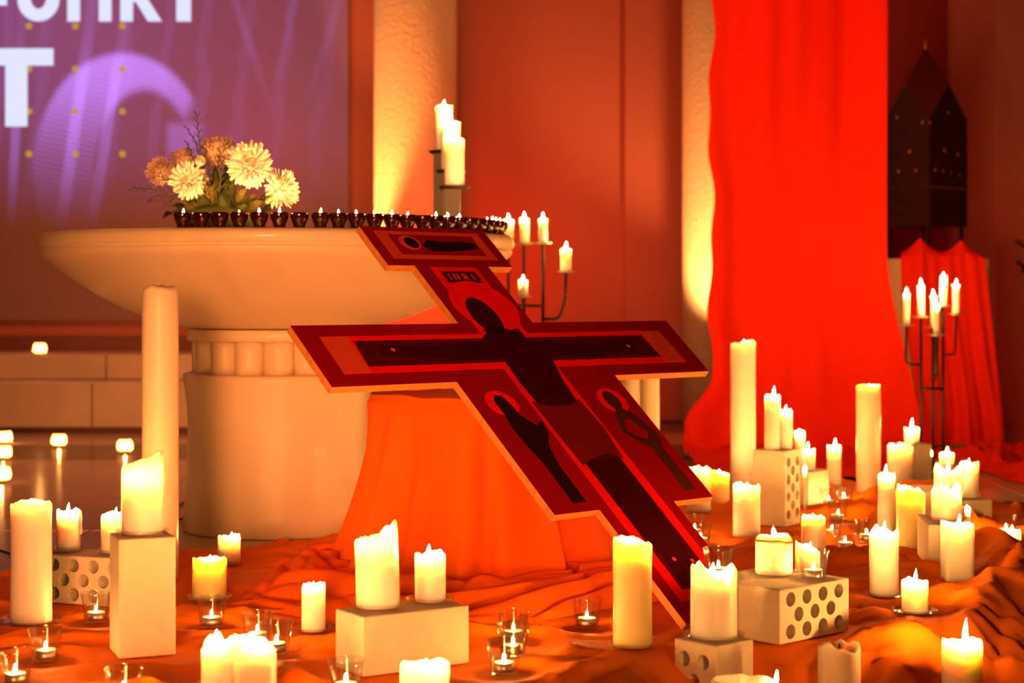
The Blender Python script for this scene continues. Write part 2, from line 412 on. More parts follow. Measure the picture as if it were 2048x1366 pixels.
wl = tag(box_obj('wall_back', (-6, 10.5, -.02), (6, 10.8, 5.2), M['wall']), kind='structure')
tag(box_obj('baseboard_back', (-6, 10.47, .40), (-.75, 10.5, .497), M['skirt']), kind='structure')
tag(box_obj('trim_1', (X_at(1250, 10.42), 10.42, 0), (1.25, 10.5, 5.2), M['wall']), kind='structure')
M['dim_wall'] = mat('plaster_painted_dim', (.33, .03, .015), .85, bump=.25, bscale=60)  # wall plaster with the dim red light behind the shrine put into its colour
tag(box_obj('trim_dim_panel', (X_at(1700, 10.42), 10.42, 0), (X_at(1995, 10.42), 10.5, 5.2), M['dim_wall']), kind='structure')  # added panel that carries the painted dimness in front of the back wall
tag(box_obj('wall_right', (X_at(1991, 9.4), 9.4, -.02), (6, 10.6, 5.2), M['wall']), kind='structure')
bm = bmesh.new(); add_lathe(bm, [(.236, 0), (.236, 5.2)], 48, X_at(831, 10.15), 10.15)
tag(from_bm('column', bm, M['column'], None, True), kind='structure')
bm = bmesh.new(); add_lathe(bm, [(.228, 0), (.228, 5.2)], 48, X_at(1447, 9.9), 9.9)
tag(from_bm('column', bm, M['column'], None, True), kind='structure')

# projected picture on a thin screen panel on the wall
SY = 10.46
def screen_mat():
    m, n, l, b = new_mat('projected_picture')
    b.inputs['Base Color'].default_value = (.30, .17, .17, 1); b.inputs['Roughness'].default_value = .8
    tc = n.new('ShaderNodeTexCoord'); sp = n.new('ShaderNodeSeparateXYZ'); l.new(tc.outputs['Object'], sp.inputs[0])
    def mt(op, a, b_=None, c=None, clamp=False):
        q = n.new('ShaderNodeMath'); q.operation = op; q.use_clamp = clamp
        for i, v in enumerate((a, b_, c)):
            if v is None: continue
            if isinstance(v, (int, float)): q.inputs[i].default_value = v
            else: l.new(v, q.inputs[i])
        return q.outputs[0]
    k = F / SY
    x = mt('MULTIPLY_ADD', sp.outputs[0], k, 1024.0)           # rows and columns of the picture, from object metres
    y = mt('MULTIPLY_ADD', sp.outputs[2], -k, YH + H * k)
    nz = n.new('ShaderNodeTexNoise'); nz.inputs['Scale'].default_value = 2.6; nz.inputs['Detail'].default_value = 3
    l.new(tc.outputs['Object'], nz.inputs['Vector'])
    wob = mt('MULTIPLY_ADD', nz.outputs['Fac'], 60.0, -30.0)
    def ss(a, b_, v):
        q = n.new('ShaderNodeMapRange'); q.interpolation_type = 'SMOOTHSTEP'
        q.inputs['From Min'].default_value = a; q.inputs['From Max'].default_value = b_
        l.new(v, q.inputs['Value']); return q.outputs['Result']
    def ellv(cx, cy2, rx, ry):
        dx = mt('DIVIDE', mt('SUBTRACT', x, cx), rx); dy = mt('DIVIDE', mt('SUBTRACT', y, cy2), ry)
        return mt('SQRT', mt('ADD', mt('MULTIPLY', dx, dx), mt('MULTIPLY', dy, dy)))
    outer = ss(1.04, .94, ellv(245, 340, 180, 235)); inner = ss(.9, 1.06, ellv(290, 360, 105, 185))
    ring = mt('MULTIPLY', outer, inner)
    cut = ss(30, -10, mt('ADD', mt('SUBTRACT', x, 385), mt('MULTIPLY', mt('SUBTRACT', y, 190), .55)))   # slanting end of the arch
    ring = mt('MULTIPLY', ring, cut)
    topw = ss(330, 110, y)
    # pleats: fine curved lines; beams: slanted lighter stripes
    ple = mt('SINE', mt('MULTIPLY', mt('ADD', y, mt('MULTIPLY', mt('ABSOLUTE', mt('SUBTRACT', x, 260)), .22)), .62))
    ple = mt('MULTIPLY_ADD', ple, .5, .5)
    ph = mt('ADD', mt('ADD', x, mt('MULTIPLY', y, .12)), wob)
    beam = ss(.35, .95, mt('SINE', mt('MULTIPLY', ph, .078)))
    b1 = ss(1, .4, mt('DIVIDE', mt('ABSOLUTE', mt('ADD', mt('SUBTRACT', x, 165), mt('MULTIPLY', mt('SUBTRACT', y, 150), .14))), 17))
    b2 = ss(1, .4, mt('DIVIDE', mt('ABSOLUTE', mt('ADD', mt('SUBTRACT', x, 232), mt('MULTIPLY', mt('SUBTRACT', y, 150), .16))), 15))
    b3 = ss(1, .4, mt('DIVIDE', mt('ABSOLUTE', mt('ADD', mt('SUBTRACT', x, 30), mt('MULTIPLY', mt('SUBTRACT', y, 290), .05))), 13))
    x1 = ss(1, .2, mt('DIVIDE', mt('ABSOLUTE', mt('SUBTRACT', mt('SUBTRACT', x, 470), mt('MULTIPLY', y, .33))), 13))
    x2 = ss(1, .2, mt('DIVIDE', mt('ABSOLUTE', mt('ADD', mt('SUBTRACT', x, 590), mt('MULTIPLY', y, .22))), 13))
    x3 = ss(1, .2, mt('DIVIDE', mt('ABSOLUTE', mt('ADD', mt('SUBTRACT', x, 680), mt('MULTIPLY', y, .32))), 14))
    xs = mt('MULTIPLY', mt('ADD', mt('ADD', x1, x2), x3), ss(270, 60, y))
    patch = mt('MULTIPLY', mt('MULTIPLY', ss(325, 345, x), ss(420, 385, x)), mt('MULTIPLY', ss(235, 260, y), ss(345, 290, y)))
    blue = mt('MULTIPLY', ring, mt('MULTIPLY_ADD', topw, .55, mt('MULTIPLY_ADD', ple, .18, .10)))
    leg = mt('MULTIPLY', mt('ADD', mt('ADD', b1, b2), b3), .28)
    blue = mt('ADD', blue, mt('MULTIPLY', leg, mt('MULTIPLY_ADD', ss(60, 200, y), .8, .2)))
    blue = mt('ADD', blue, mt('MULTIPLY', patch, .28))
    faint = mt('ADD', mt('MULTIPLY', xs, .10), mt('MULTIPLY', beam, .05))
    faint = mt('ADD', faint, mt('MULTIPLY', ple, .045))
    faint = mt('ADD', faint, mt('MULTIPLY', mt('MULTIPLY', ss(420, 160, x), ss(300, 120, y)), .05))
    fac = mt('ADD', mt('ADD', blue, faint), .075)
    fade = mt('MULTIPLY', ss(470, 250, y), ss(697, 692, x))
    side = mt('MULTIPLY_ADD', ss(760, 250, x), .5, .5)
    s = mt('MULTIPLY', mt('MULTIPLY', fac, fade), side)
    b.inputs['Emission Color'].default_value = (.42, .22, 1.0, 1)
    l.new(s, b.inputs['Emission Strength'])
    return m
scr = box_obj('projection_screen', (X_at(-160, SY), SY, Z_at(640, SY)), (X_at(697, SY), SY + .02, Z_at(-260, SY)), screen_mat())
tag(scr, 'wide projection screen on the wall with white letters and violet pleated arch picture', 'screen')
M['letter'] = emit('projected_letter', (.74, .76, 1.0), 1.05)
M['dot'] = emit('projected_dot', (.62, .34, .03), .9)
def letter(polys):
    bm = bmesh.new()
    for p in polys: prism(bm, p, SY - .002, SY - .004, lambda u, v, t: (X_at(u, SY), t, Z_at(v, SY)))
    return from_bm('letter', bm, M['letter'], scr)
def rect(a, b, c, d): return [(a, b), (c, b), (c, d), (a, d)]
letter([rect(-62, -72, -36, 43), rect(-36, -72, 22, -48), rect(-36, -12, 14, 11)])
u_out = [(35, -72), (61, -72), (61, -8)] + [(77 + 16 * math.cos(a), -6 + 24 * math.sin(a)) for a in [math.pi - math.pi * i / 10 for i in range(11)]] + [(93, -72), (119, -72), (119, -8)] + [(77 + 42 * math.cos(a), -2 + 45 * math.sin(a)) for a in [math.pi * i / 14 for i in range(15)]] + [(35, -8)]
letter([u_out, ell(58, -95, 12, 12, 14), ell(98, -95, 12, 12, 14)])
letter([rect(135, -72, 160, 43), rect(198, -72, 223, 43), rect(160, -26, 198, -4)])
letter([rect(241, -72, 266, 43), [(266, -72), (290, -72), (312, -60), (320, -38), (314, -14), (296, -1), (324, 43), (296, 43), (272, 4), (266, 4), (266, -16), (286, -18), (294, -32), (288, -48), (266, -50)]])
letter([rect(353, -48, 382, 43), rect(320, -72, 415, -48)])
letter([rect(-45, 97, 107, 131), rect(11, 131, 55, 253)])
for px in (58, 151, 245):
    for py in (52, 138, 223, 308):
        bm = bmesh.new(); prism(bm, ell(px, py, 6.5, 6.5, 16), SY - .001, SY - .003, lambda u, v, t: (X_at(u, SY), t, Z_at(v, SY)))
        from_bm('dot', bm, M['dot'], scr)

# ------------------------------------------------------------------ floor cloth
RIDGE = [(1.44, 5.6), (1.385, 5.36), (1.36, 5.0), (1.29, 4.58), (1.2, 4.3)]
def seg_d(x, y, pts):
    best = 9
    for (ax, ay), (bx, by) in zip(pts, pts[1:]):
        dx, dy = bx - ax, by - ay
        t = min(1, max(0, ((x - ax) * dx + (y - ay) * dy) / (dx * dx + dy * dy)))
        best = min(best, math.hypot(ax + t * dx - x, ay + t * dy - y))
    return best
def rid(v): return 1 - abs(v) * 2
def cloth_h(x, y):
    p = Vector((x * 1.5, y * 3.4, .3))
    q = p + 0.55 * Vector((noise.noise(p * .8), noise.noise(p * .8 + Vector((7, 3, 1))), 0))
    f = max(0, rid(noise.noise(q * 1.3))) ** 3 * .030 + max(0, rid(noise.noise(q * 3.1 + Vector((3, 9, 2))))) ** 2 * .016 + max(0, rid(noise.noise(q * 6.5 + Vector((1, 2, 5))))) ** 2 * .006
    f *= .55 + .8 * sstep(.4, 1.2, x) + .3 * sstep(4.2, 3.4, y)
    f += .045 * math.exp(-(seg_d(x, y, RIDGE) / .07) ** 2)
    fl = 1.0
    for fx, fy, fr in FLAT:
        d2 = (x - fx) ** 2 + (y - fy) ** 2
        if d2 < (fr + .1) ** 2: fl = min(fl, sstep(fr * .8, fr + .09, math.sqrt(d2)))
    z = .004 + max(0, f) * fl
    e = edge_dist(x, y)
    if e > -.12:
        dn = sstep(-.03, .34, e)
        z += (LOW + .004) * dn
        if e > -.05:   # hanging folds
            s = math.sin((x * 1.1 - y * .7) * 26 + 3 * noise.noise(p)) * .022 + noise.noise(q * 2.2) * .03
            z += abs(s) * sstep(-.05, .05, e) * (1 - .55 * sstep(.1, .5, e)) * fl
    return z
FAR = [(-2.2, 4.35), (-1.35, 4.67), (-.965, 5.0), (-.66, 5.28), (-.4, 5.5), (0, 5.9), (.5, 6.5), (.9, 6.9), (1.25, 6.9), (1.5, 6.75), (1.7, 6.3), (2.3, 6.2)]
def cloth_mesh():
    NX, NY = 440, 380
    vs, fs = [], []
    for i in range(NX + 1):
        x = -2.2 + 4.3 * i / NX
        y1 = interp(x, FAR) + .02 * noise.noise(Vector((x * 5, 0, 0)))
        y0 = 2.45
        for j in range(NY + 1):
            t = j / NY; y = y0 + (y1 - y0) * t
            z = cloth_h(x, y) * (1 if t < .97 else max(.3, (1 - t) / .03)) if edge_dist(x, y) < -.1 else cloth_h(x, y)
            vs.append((x, y, z))
    for i in range(NX):
        for j in range(NY):
            a = i * (NY + 1) + j; fs.append((a, a + NY + 1, a + NY + 2, a + 1))
    me = bpy.data.meshes.new('floor_cloth'); me.from_pydata(vs, [], fs); me.update()
    return me
tag(link('floor_cloth', cloth_mesh(), M['cloth'], None, True), 'big wrinkled orange cloth spread over the floor and step under the candles', 'cloth')

# ------------------------------------------------------------------ altar
AX, AY = X_at(559, 5.63), 5.63
altar = tag(empty('altar', (AX, AY, 0)), 'round pale stone altar with shallow bowl-shaped top on a drum base', 'altar')
def zz(py): return H - (py - 590) * AY / F
def rr(px): return px * AY / F
bm = bmesh.new()
add_lathe(bm, [(0, .925), (.715, .925), (.733, .923), (.741, .918), (.744, .910), (.744, .889), (.741, .884), (.733, .882), (.733, .879), (.738, .876), (.738, .868),
               (.730, .856), (.714, .843), (.67, .808), (.618, .772), (.555, .733), (.49, .700), (.43, .674), (.365, .652), (.285, .634), (0, .630)], 96)
from_bm('bowl_top', bm, M['altar'], altar, True)
bm = bmesh.new(); add_lathe(bm, [(0, .6305), (.286, .6305), (.290, .627), (.290, .600), (.285, .594), (0, .594)], 72)
from_bm('collar', bm, M['altar'], altar, True)
bm = bmesh.new(); add_lathe(bm, [(.232, .594), (.232, .492)], 48); from_bm('core', bm, M['altar'], altar, True)
col_me = None
for k in range(16):
    a = 2 * math.pi * (k + .3) / 16
    if col_me is None:
        bm = bmesh.new(); add_lathe(bm, [(.047, .5935), (.047, .57), (.046, .52), (.047, .4925)], 24)
        o = from_bm('colonnette', bm, M['altar'], altar, True); col_me = o.data
    else: o = link('colonnette', col_me, None, altar)
    o.location = (.228 * math.cos(a), .228 * math.sin(a), 0)
bm = bmesh.new()
add_lathe(bm, [(0, .492), (.296, .492), (.302, .488), (.300, .47), (.290, .40), (.2865, .33), (.287, .25), (.292, .15), (.299, .06), (.305, .004), (.30, .001), (0, .001)], 96)
from_bm('drum_base', bm, M['altar'], altar, True)

# ------------------------------------------------------------------ candles
def flame_mesh():
    bm = bmesh.new()
    def fn(k, a, v): return v + Vector((.10 * v.z * v.z, 0, 0))
    add_lathe(bm, [(0, 0), (.13, .06), (.20, .20), (.215, .34), (.18, .52), (.115, .72), (.05, .88), (0, 1.0)], 8, fn=fn)
    bmesh.ops.recalc_face_normals(bm, faces=bm.faces)
    me = bpy.data.meshes.new('flame'); bm.to_mesh(me); bm.free(); me.materials.append(M['flame'])
    me.polygons.foreach_set('use_smooth', [True] * len(me.polygons))
    return me
FLAME = flame_mesh()
bm = bmesh.new(); add_tube(bm, [(0, 0, 0), (.0004, 0, .004), (.0014, 0, .009)], .0011, 6)
bmesh.ops.recalc_face_normals(bm, faces=bm.faces)
WICK = bpy.data.meshes.new('wick'); bm.to_mesh(WICK); bm.free(); WICK.materials.append(M['wick'])
def add_flame(parent, x, y, z, h, wd=1.0, rz=0.0, wick=True):
    if wick:
        k = link('wick', WICK, None, parent); k.location = (x, y, z - .002); k.rotation_euler = (0, 0, rz)
    f = link('flame', FLAME, None, parent); f.location = (x, y, z + .004)
    f.scale = (h * .95 * wd, h * .95 * wd, h); f.rotation_euler = (0, 0, rz)
def candle_bm(r, h, seed, bowl=.010, irr=.002, slant=(0, 0), rnd=False, sq=False, lean=0.0, n=36):
    rg = random.Random(seed); ph = [rg.uniform(0, 6.28) for _ in range(5)]
    bm = bmesh.new()
    bowl = min(bowl, h * .35)
    if rnd: prof = [(0, 0), (r * .97, 0), (r, .003)] + [(r, h * t) for t in (.15, .35, .55, .75, .9)] + [(r * .985, h - r * .30), (r * .93, h - r * .15), (r * .82, h - r * .05), (r * .6, h), (r * .35, h - .003), (0, h - .005)]
    else: prof = [(0, 0), (r * .97, 0), (r, .003)] + [(r, h * t) for t in (.12, .3, .5, .7, .85)] + [(r, h - .007), (r * .985, h - .002), (r * .93, h), (r * .87, h - .002), (r * .80, h - bowl * .4), (r * .62, h - bowl * .85), (r * .3, h - bowl), (0, h - bowl)]
    def fn(k, a, v):
        t = sstep(h * .72, h, v.z + bowl * .6) if v.z > h * .3 else 0
        q = 1.0
        if sq: q = .93 / max(abs(math.cos(a)), abs(math.sin(a))) ** .8 if v.z < h * 1.1 else 1
        w_ = 1 + .010 * math.sin(2 * a + ph[0] + v.z * 20) + .008 * math.sin(3 * a + ph[1] - v.z * 33)
        rim = irr * (math.sin(2 * a + ph[2]) + .8 * math.sin(3 * a + ph[3]) + .6 * math.sin(7 * a + ph[4]) + .4 * math.sin(11 * a + ph[0]))
        inner = 1.0 if v.xy.length > r * .75 else v.xy.length / (r * .75)
        dz = t * (rim * inner + slant[1] * math.cos(a - slant[0]) * v.xy.length / r)
        return Vector((v.x * w_ * q + lean * v.z, v.y * w_ * q, v.z + dz))
    add_lathe(bm, prof, n, fn=fn)
    return bm
plate_cache = {}
def glass_plate(X, Y, z, R, label):
    bm = bmesh.new()
    add_lathe(bm, [(0, 0), (R * .74, 0), (R * .86, .001), (R - .003, .0055), (R, .0085), (R - .001, .0112), (R - .004, .012), (R - .007, .0105), (R - .009, .007), (R * .80, .0038), (R * .72, .0033), (0, .0033)], 48)
    o = from_bm('glass_plate', bm, M['glass'], None, True); o.location = (X, Y, z)
    tag(o, label, 'plate', 'glass plates under candles')
for i, c in enumerate(CANDLES):
    xl, xr, yt, yb, zb, fx, ft, label, o = c
    X, Y, r, zt = place(c)
    if zb < -.1: zb = cloth_h(X, Y) + .001
    if o.get('pl'):
        ph = label.replace(',', '')
        glass_plate(X, Y, zb + .0005, o['pl'] * Y / F, 'glass plate under the ' + ' '.join(ph.split()[:12]))
        zb += .0042
    h = zt - zb
    sl = o.get('slant', (0, 0)); bowl = o.get('bowl', .010 if ft else .016)
    ob = from_bm('pillar_candle' if r > .014 else 'taper_candle', candle_bm(r, h, i * 7 + 1, bowl, o.get('irr', .0022), sl, o.get('round'), o.get('sq'), o.get('lean', 0), 40 if r > .02 else 20), M[o.get('m', 'wax')], None, True)
    ob.location = (X, Y, zb)
    tag(ob, label, 'candle', 'candles on the orange cloth and bricks')
    lx = o.get('lean', 0) * h
    if o.get('drip'):
        bm = bmesh.new()
        add_tube(bm, [(r * .99, -.004, h * .98), (r * 1.06, -.004, h * .8), (r * 1.04, -.004, h * .6), (r * 1.12, -.004, h * .42), (r * 1.02, -.004, h * .3)], .0045, 8)
        from_bm('wax_drip', bm, M['wax'], ob, True)
    if o.get('nofl'):
        k = link('wick', WICK, None, ob); k.location = (lx, 0, h - .006); continue
    fz = h - (.005 if o.get('round') else min(bowl, h * .35))
    if ft is None: fh = max(.012, min(.020, bowl + .004)); add_flame(ob, lx, 0, fz, fh, 1.35, i)
    else:
        tip = Z_at(ft, Y) - zb
        add_flame(ob, lx + (fx - (xl + xr) / 2) * Y / F, 0, fz, max(.014, tip - fz - .004), o.get('fw', 1.0) * min(1.0, .024 / max(.014, tip - fz)) , (i * .7) % 1.6 - .8)

# tealight glasses and the tealights in them
bm = bmesh.new()
add_lathe(bm, [(0, 0), (.0235, 0), (.0250, .003), (.0285, .030), (.0332, .0625), (.0346, .0640), (.0348, .0655), (.0338, .0665), (.0325, .0655), (.0318, .063), (.0268, .030), (.0232, .010), (.021, .0072), (0, .0072)], 36)
bmesh.ops.recalc_face_normals(bm, faces=bm.faces)
CUP = bpy.data.meshes.new('tealight_glass'); bm.to_mesh(CUP); bm.free(); CUP.materials.append(M['glass']); CUP.polygons.foreach_set('use_smooth', [True] * len(CUP.polygons))
bm = bmesh.new(); add_lathe(bm, [(0, 0), (.0185, 0), (.0192, .002), (.0192, .0165), (.0188, .0165), (.0184, .0120), (0, .0120)], 28); bmesh.ops.recalc_face_normals(bm, faces=bm.faces)
TIN = bpy.data.meshes.new('tealight'); bm.to_mesh(TIN); bm.free(); TIN.materials.append(M['tin']); TIN.polygons.foreach_set('use_smooth', [True] * len(TIN.polygons))
bm = bmesh.new(); add_lathe(bm, [(0, .0122), (.018, .0122), (.0178, .0145), (.010, .0138), (0, .0135)], 24); bmesh.ops.recalc_face_normals(bm, faces=bm.faces)
TWAX = bpy.data.meshes.new('wax'); bm.to_mesh(TWAX); bm.free(); TWAX.materials.append(M['wax']); TWAX.polygons.foreach_set('use_smooth', [True] * len(TWAX.polygons))
def tealight(X, Y, z, label, group, fh=.014, s=1.0, rz=0.0):
    t = link('tealight', TIN); t.location = (X, Y, z); t.scale = (s, s, s)
    tag(t, label, 'tealight', group)
    link('wax', TWAX, None, t); add_flame(t, 0, 0, .0135, fh / s, .9, rz)
for i, (px, Y, z, lab) in enumerate(CUPS):
    X = X_at(px, Y)
    g = link('tealight_glass', CUP); g.location = (X, Y, z + .0005)
    tag(g, 'clear ' + lab if not lab.startswith('tall') else lab, 'glass', 'clear glasses holding tealights')
    tealight(X, Y, z + .0078, 'tealight in the ' + ' '.join(lab.split()[1:] if lab.startswith('tealight') else lab.split()[:1] + lab.split()[3:]), 'tealights in clear glasses', .015, 1.0, i)

# ------------------------------------------------------------------ bricks
def brick_meshes():
    bm = bmesh.new(); add_box(bm, (0, 0, .0575), (.24, .113, .115), 0, .0035)
    o = from_bm('brick', bm, M['brick'])
    plain = o.data.copy()
    bm = bmesh.new()
    for row, n in ((0, 4), (1, 3), (2, 4)):
        for k in range(n):
            x = (k - (n - 1) / 2) * .055; z = .0575 + (row - 1) * .034
            r = bmesh.ops.create_cone(bm, cap_ends=True, segments=24, radius1=.0155, radius2=.0155, depth=.16)['verts']
            bmesh.ops.rotate(bm, cent=(0, 0, 0), matrix=Matrix.Rotation(math.pi / 2, 3, 'X'), verts=r)
            bmesh.ops.translate(bm, vec=(x, -.055, z), verts=r)
    cu = from_bm('cutter', bm, M['brick'])
    md = o.modifiers.new('b', 'BOOLEAN'); md.object = cu; md.operation = 'DIFFERENCE'; md.solver = 'EXACT'
    dg = bpy.context.evaluated_depsgraph_get()
    holed = bpy.data.meshes.new_from_object(o.evaluated_get(dg))
    bpy.data.objects.remove(o); bpy.data.objects.remove(cu)
    bm = bmesh.new(); add_box(bm, (0, 0, .0575), (.115, .113, .115), 0, .0035)      # a brick cut in half
    o = from_bm('brick', bm, M['brick'])
    bm = bmesh.new()
    for x, z in ((-.030, .078), (.022, .078), (-.004, .036)):
        r = bmesh.ops.create_cone(bm, cap_ends=True, segments=24, radius1=.0155, radius2=.0155, depth=.16)['verts']
        bmesh.ops.rotate(bm, cent=(0, 0, 0), matrix=Matrix.Rotation(math.pi / 2, 3, 'X'), verts=r)
        bmesh.ops.translate(bm, vec=(x, -.055, z), verts=r)
    cu = from_bm('cutter', bm, M['brick'])
    md = o.modifiers.new('b', 'BOOLEAN'); md.object = cu; md.operation = 'DIFFERENCE'; md.solver = 'EXACT'
    cut_half = bpy.data.meshes.new_from_object(o.evaluated_get(bpy.context.evaluated_depsgraph_get()))
    bpy.data.objects.remove(o); bpy.data.objects.remove(cu)
    plain.name = holed.name = cut_half.name = 'brick'
    return plain, holed, cut_half
PLAIN, HOLED, HALF = brick_meshes()
for x, y, z, yaw, pose, holes, lab, s in BRICKS:
    if pose in ('up', 'half'):
        me = (HOLED if holes else PLAIN).copy()
        me.transform(Matrix.Translation((.0575, 0, .12)) @ Matrix.Rotation(math.pi / 2, 4, 'Y') @ Matrix.Translation((0, 0, 0)))
        me.transform(Matrix.Translation((-sum(v.co.x for v in me.vertices) * 0, 0, 0)))
        xs = [v.co.x for v in me.vertices]; zs = [v.co.z for v in me.vertices]
        me.transform(Matrix.Translation((-(min(xs) + max(xs)) / 2, 0, -min(zs))))
        if pose == 'half':
            me = HALF
    else: me = HOLED if holes else PLAIN
    b = link('brick', me); b.location = (x, y, z); b.rotation_euler = (0, 0, yaw); b.scale = s
    tag(b, lab, 'brick', 'white bricks under the candles')

# ------------------------------------------------------------------ the painted cross
cross = empty('icon_cross')
R = Matrix(((.7345, -.4417, -.5152), (.6786, .4768, .5587), (-.0011, -.7600, .6499)))
cross.matrix_world = Matrix.Translation((.4721, 3.9522, .0199)) @ R.to_4x4()
tag(cross, 'large red painted icon cross with pale wooden edges leaning on the draped block', 'cross')
W, W2, A, W3, T = .1256, .2691, .6377, .1268, .2134
V1, V2, V3, V4, V5 = .3474, .7863, .9944, 1.2196, 1.3774
half = [(W, 0), (W, V1), (W2, V1), (W2, V2), (A, V2), (A, V3), (W3, V3), (W3, V4), (T, V4), (T, V5)]
outline = half + [(-u, v) for u, v in reversed(half)]
fcr = lambda u, v, t: (u, t, v)
bm = bmesh.new(); prism(bm, outline, .0008, .020, fcr); from_bm('wooden_board', bm, M['wood'], cross)
bm = bmesh.new(); prism(bm, outline, 0, .0008, fcr); from_bm('painted_border', bm, P_['border'], cross)
lay = [0]
def paint(name, polys, m, lv, parent=cross):
    bm = bmesh.new()
    t = -.0005 * lv
    for p in polys: prism(bm, p, t, t + .0005, fcr)
    return from_bm(name, bm, P_[m], parent)
# red band and dark field
bh = [(.092, .06), (.092, .826), (.580, .826), (.572, .954), (.079, .954), (.079, 1.214)]
paint('red_band', [bh + [(-u, v) for u, v in reversed(bh)]], 'band', 1)
paint('arm_end', [rect(-.580, .829, -.500, .953)], 'orange', 2); paint('arm_end', [rect(.500, .829, .572, .953)], 'orange', 2)
dh = [(.062, .09), (.062, .848), (.498, .848), (.490, .936), (.06, .936), (.06, .97)]
paint('dark_field', [dh + [(-u, v) for u, v in reversed(dh)]], 'dark', 2)
paint('top_panel_band', [rect(-.178, 1.247, .180, 1.360)], 'orange', 1)
paint('top_panel_field', [rect(-.140, 1.263, .150, 1.345)], 'border', 2)
paint('name_panel', [rect(-.056, 1.151, .063, 1.197)], 'dark', 2)
paint('halo', [ell(.004, 1.060, .104, .098)], 'band', 2.5)
# generic standing figure with outstretched arms
paint('figure', [
    ell(-.022, 1.02, .045, .072),
    [(-.03, .98), (.02, .97), (.075, .925), (.20, .905), (.30, .905), (.42, .915), (.44, .885), (.30, .865), (.22, .845), (.10, .875), (.075, .78), (.065, .69),
     (-.07, .69), (-.075, .78), (-.07, .86), (-.20, .86), (-.30, .87), (-.44, .885), (-.42, .918), (-.30, .912), (-.20, .915), (-.10, .925)],
    [(-.06, .50), (.05, .50), (.055, .30), (.05, .16), (.06, .10), (.01, .105), (.0, .2), (-.005, .105), (-.055, .10), (-.045, .18), (-.06, .33)]], 'skin', 3)
paint('loincloth', [[(-.085, .705), (-.03, .685), (.03, .685), (.075, .705), (.085, .60), (.07, .495), (.03, .52), (-.03, .505), (-.075, .485), (-.08, .60)]], 'loin', 3.5)
for u, v in ((-.393, .902), (.405, .894), (-.017, .177), (.035, .165)):
    paint('nail_mark', [ell(u, v, .006, .006, 12)], 'nail', 4)
# side figures
paint('halo', [ell(-.180, .706, .047, .044)], 'band', 1); paint('halo', [ell(.190, .695, .047, .044)], 'band', 1)
paint('robed_figure', [[(-.200, .715), (-.185, .735), (-.165, .73), (-.155, .70), (-.150, .66), (-.125, .625), (-.098, .64), (-.105, .60), (-.135, .555), (-.148, .49), (-.148, .375), (-.190, .375), (-.190, .50), (-.200, .56), (-.205, .62), (-.198, .67)]], 'robe', 2)
paint('robed_figure', [ell(.188, .695, .024, .034), [(.175, .665), (.20, .665), (.225, .64), (.25, .58), (.245, .545), (.232, .52), (.232, .375), (.192, .375), (.195, .52), (.17, .545), (.140, .585), (.150, .62)]], 'brown', 2)
paint('robe_opening', [[(.172, .62), (.195, .628), (.222, .575), (.205, .555), (.175, .565), (.158, .588)]], 'border', 2.5)
# reclining figure on the top panel
paint('halo', [ell(-.085, 1.312, .034, .030)], 'orange', 2.5)
paint('reclining_figure', [ell(-.080, 1.312, .022, .022), [(-.05, 1.30), (-.02, 1.325), (.03, 1.318), (.10, 1.322), (.142, 1.315), (.145, 1.295), (.10, 1.285), (.02, 1.278), (-.03, 1.278)]], 'robe', 3)
# INRI
def txt(u0):
    def s(a, b, c, d): return [(u0 + a, 1.163 + b), (u0 + c, 1.163 + b), (u0 + c, 1.163 + d), (u0 + a, 1.163 + d)]
    return s
lt = []
s = txt(-.040); lt.append([s(0, 0, .004, .024)])
s = txt(-.024); lt.append([s(0, 0, .004, .024), s(.014, 0, .018, .024), [(-.024, 1.187), (-.020, 1.187), (-.006, 1.163), (-.010, 1.163)]])
s = txt(.008); lt.append([s(0, 0, .004, .024), s(.004, .020, .014, .024), s(.012, .012, .016, .022), s(.004, .010, .014, .0135), [(.014, 1.173), (.018, 1.173), (.026, 1.163), (.021, 1.163)]])
s = txt(.040); lt.append([s(0, 0, .004, .024)])
for g in lt: paint('letter', g, 'orange', 3)

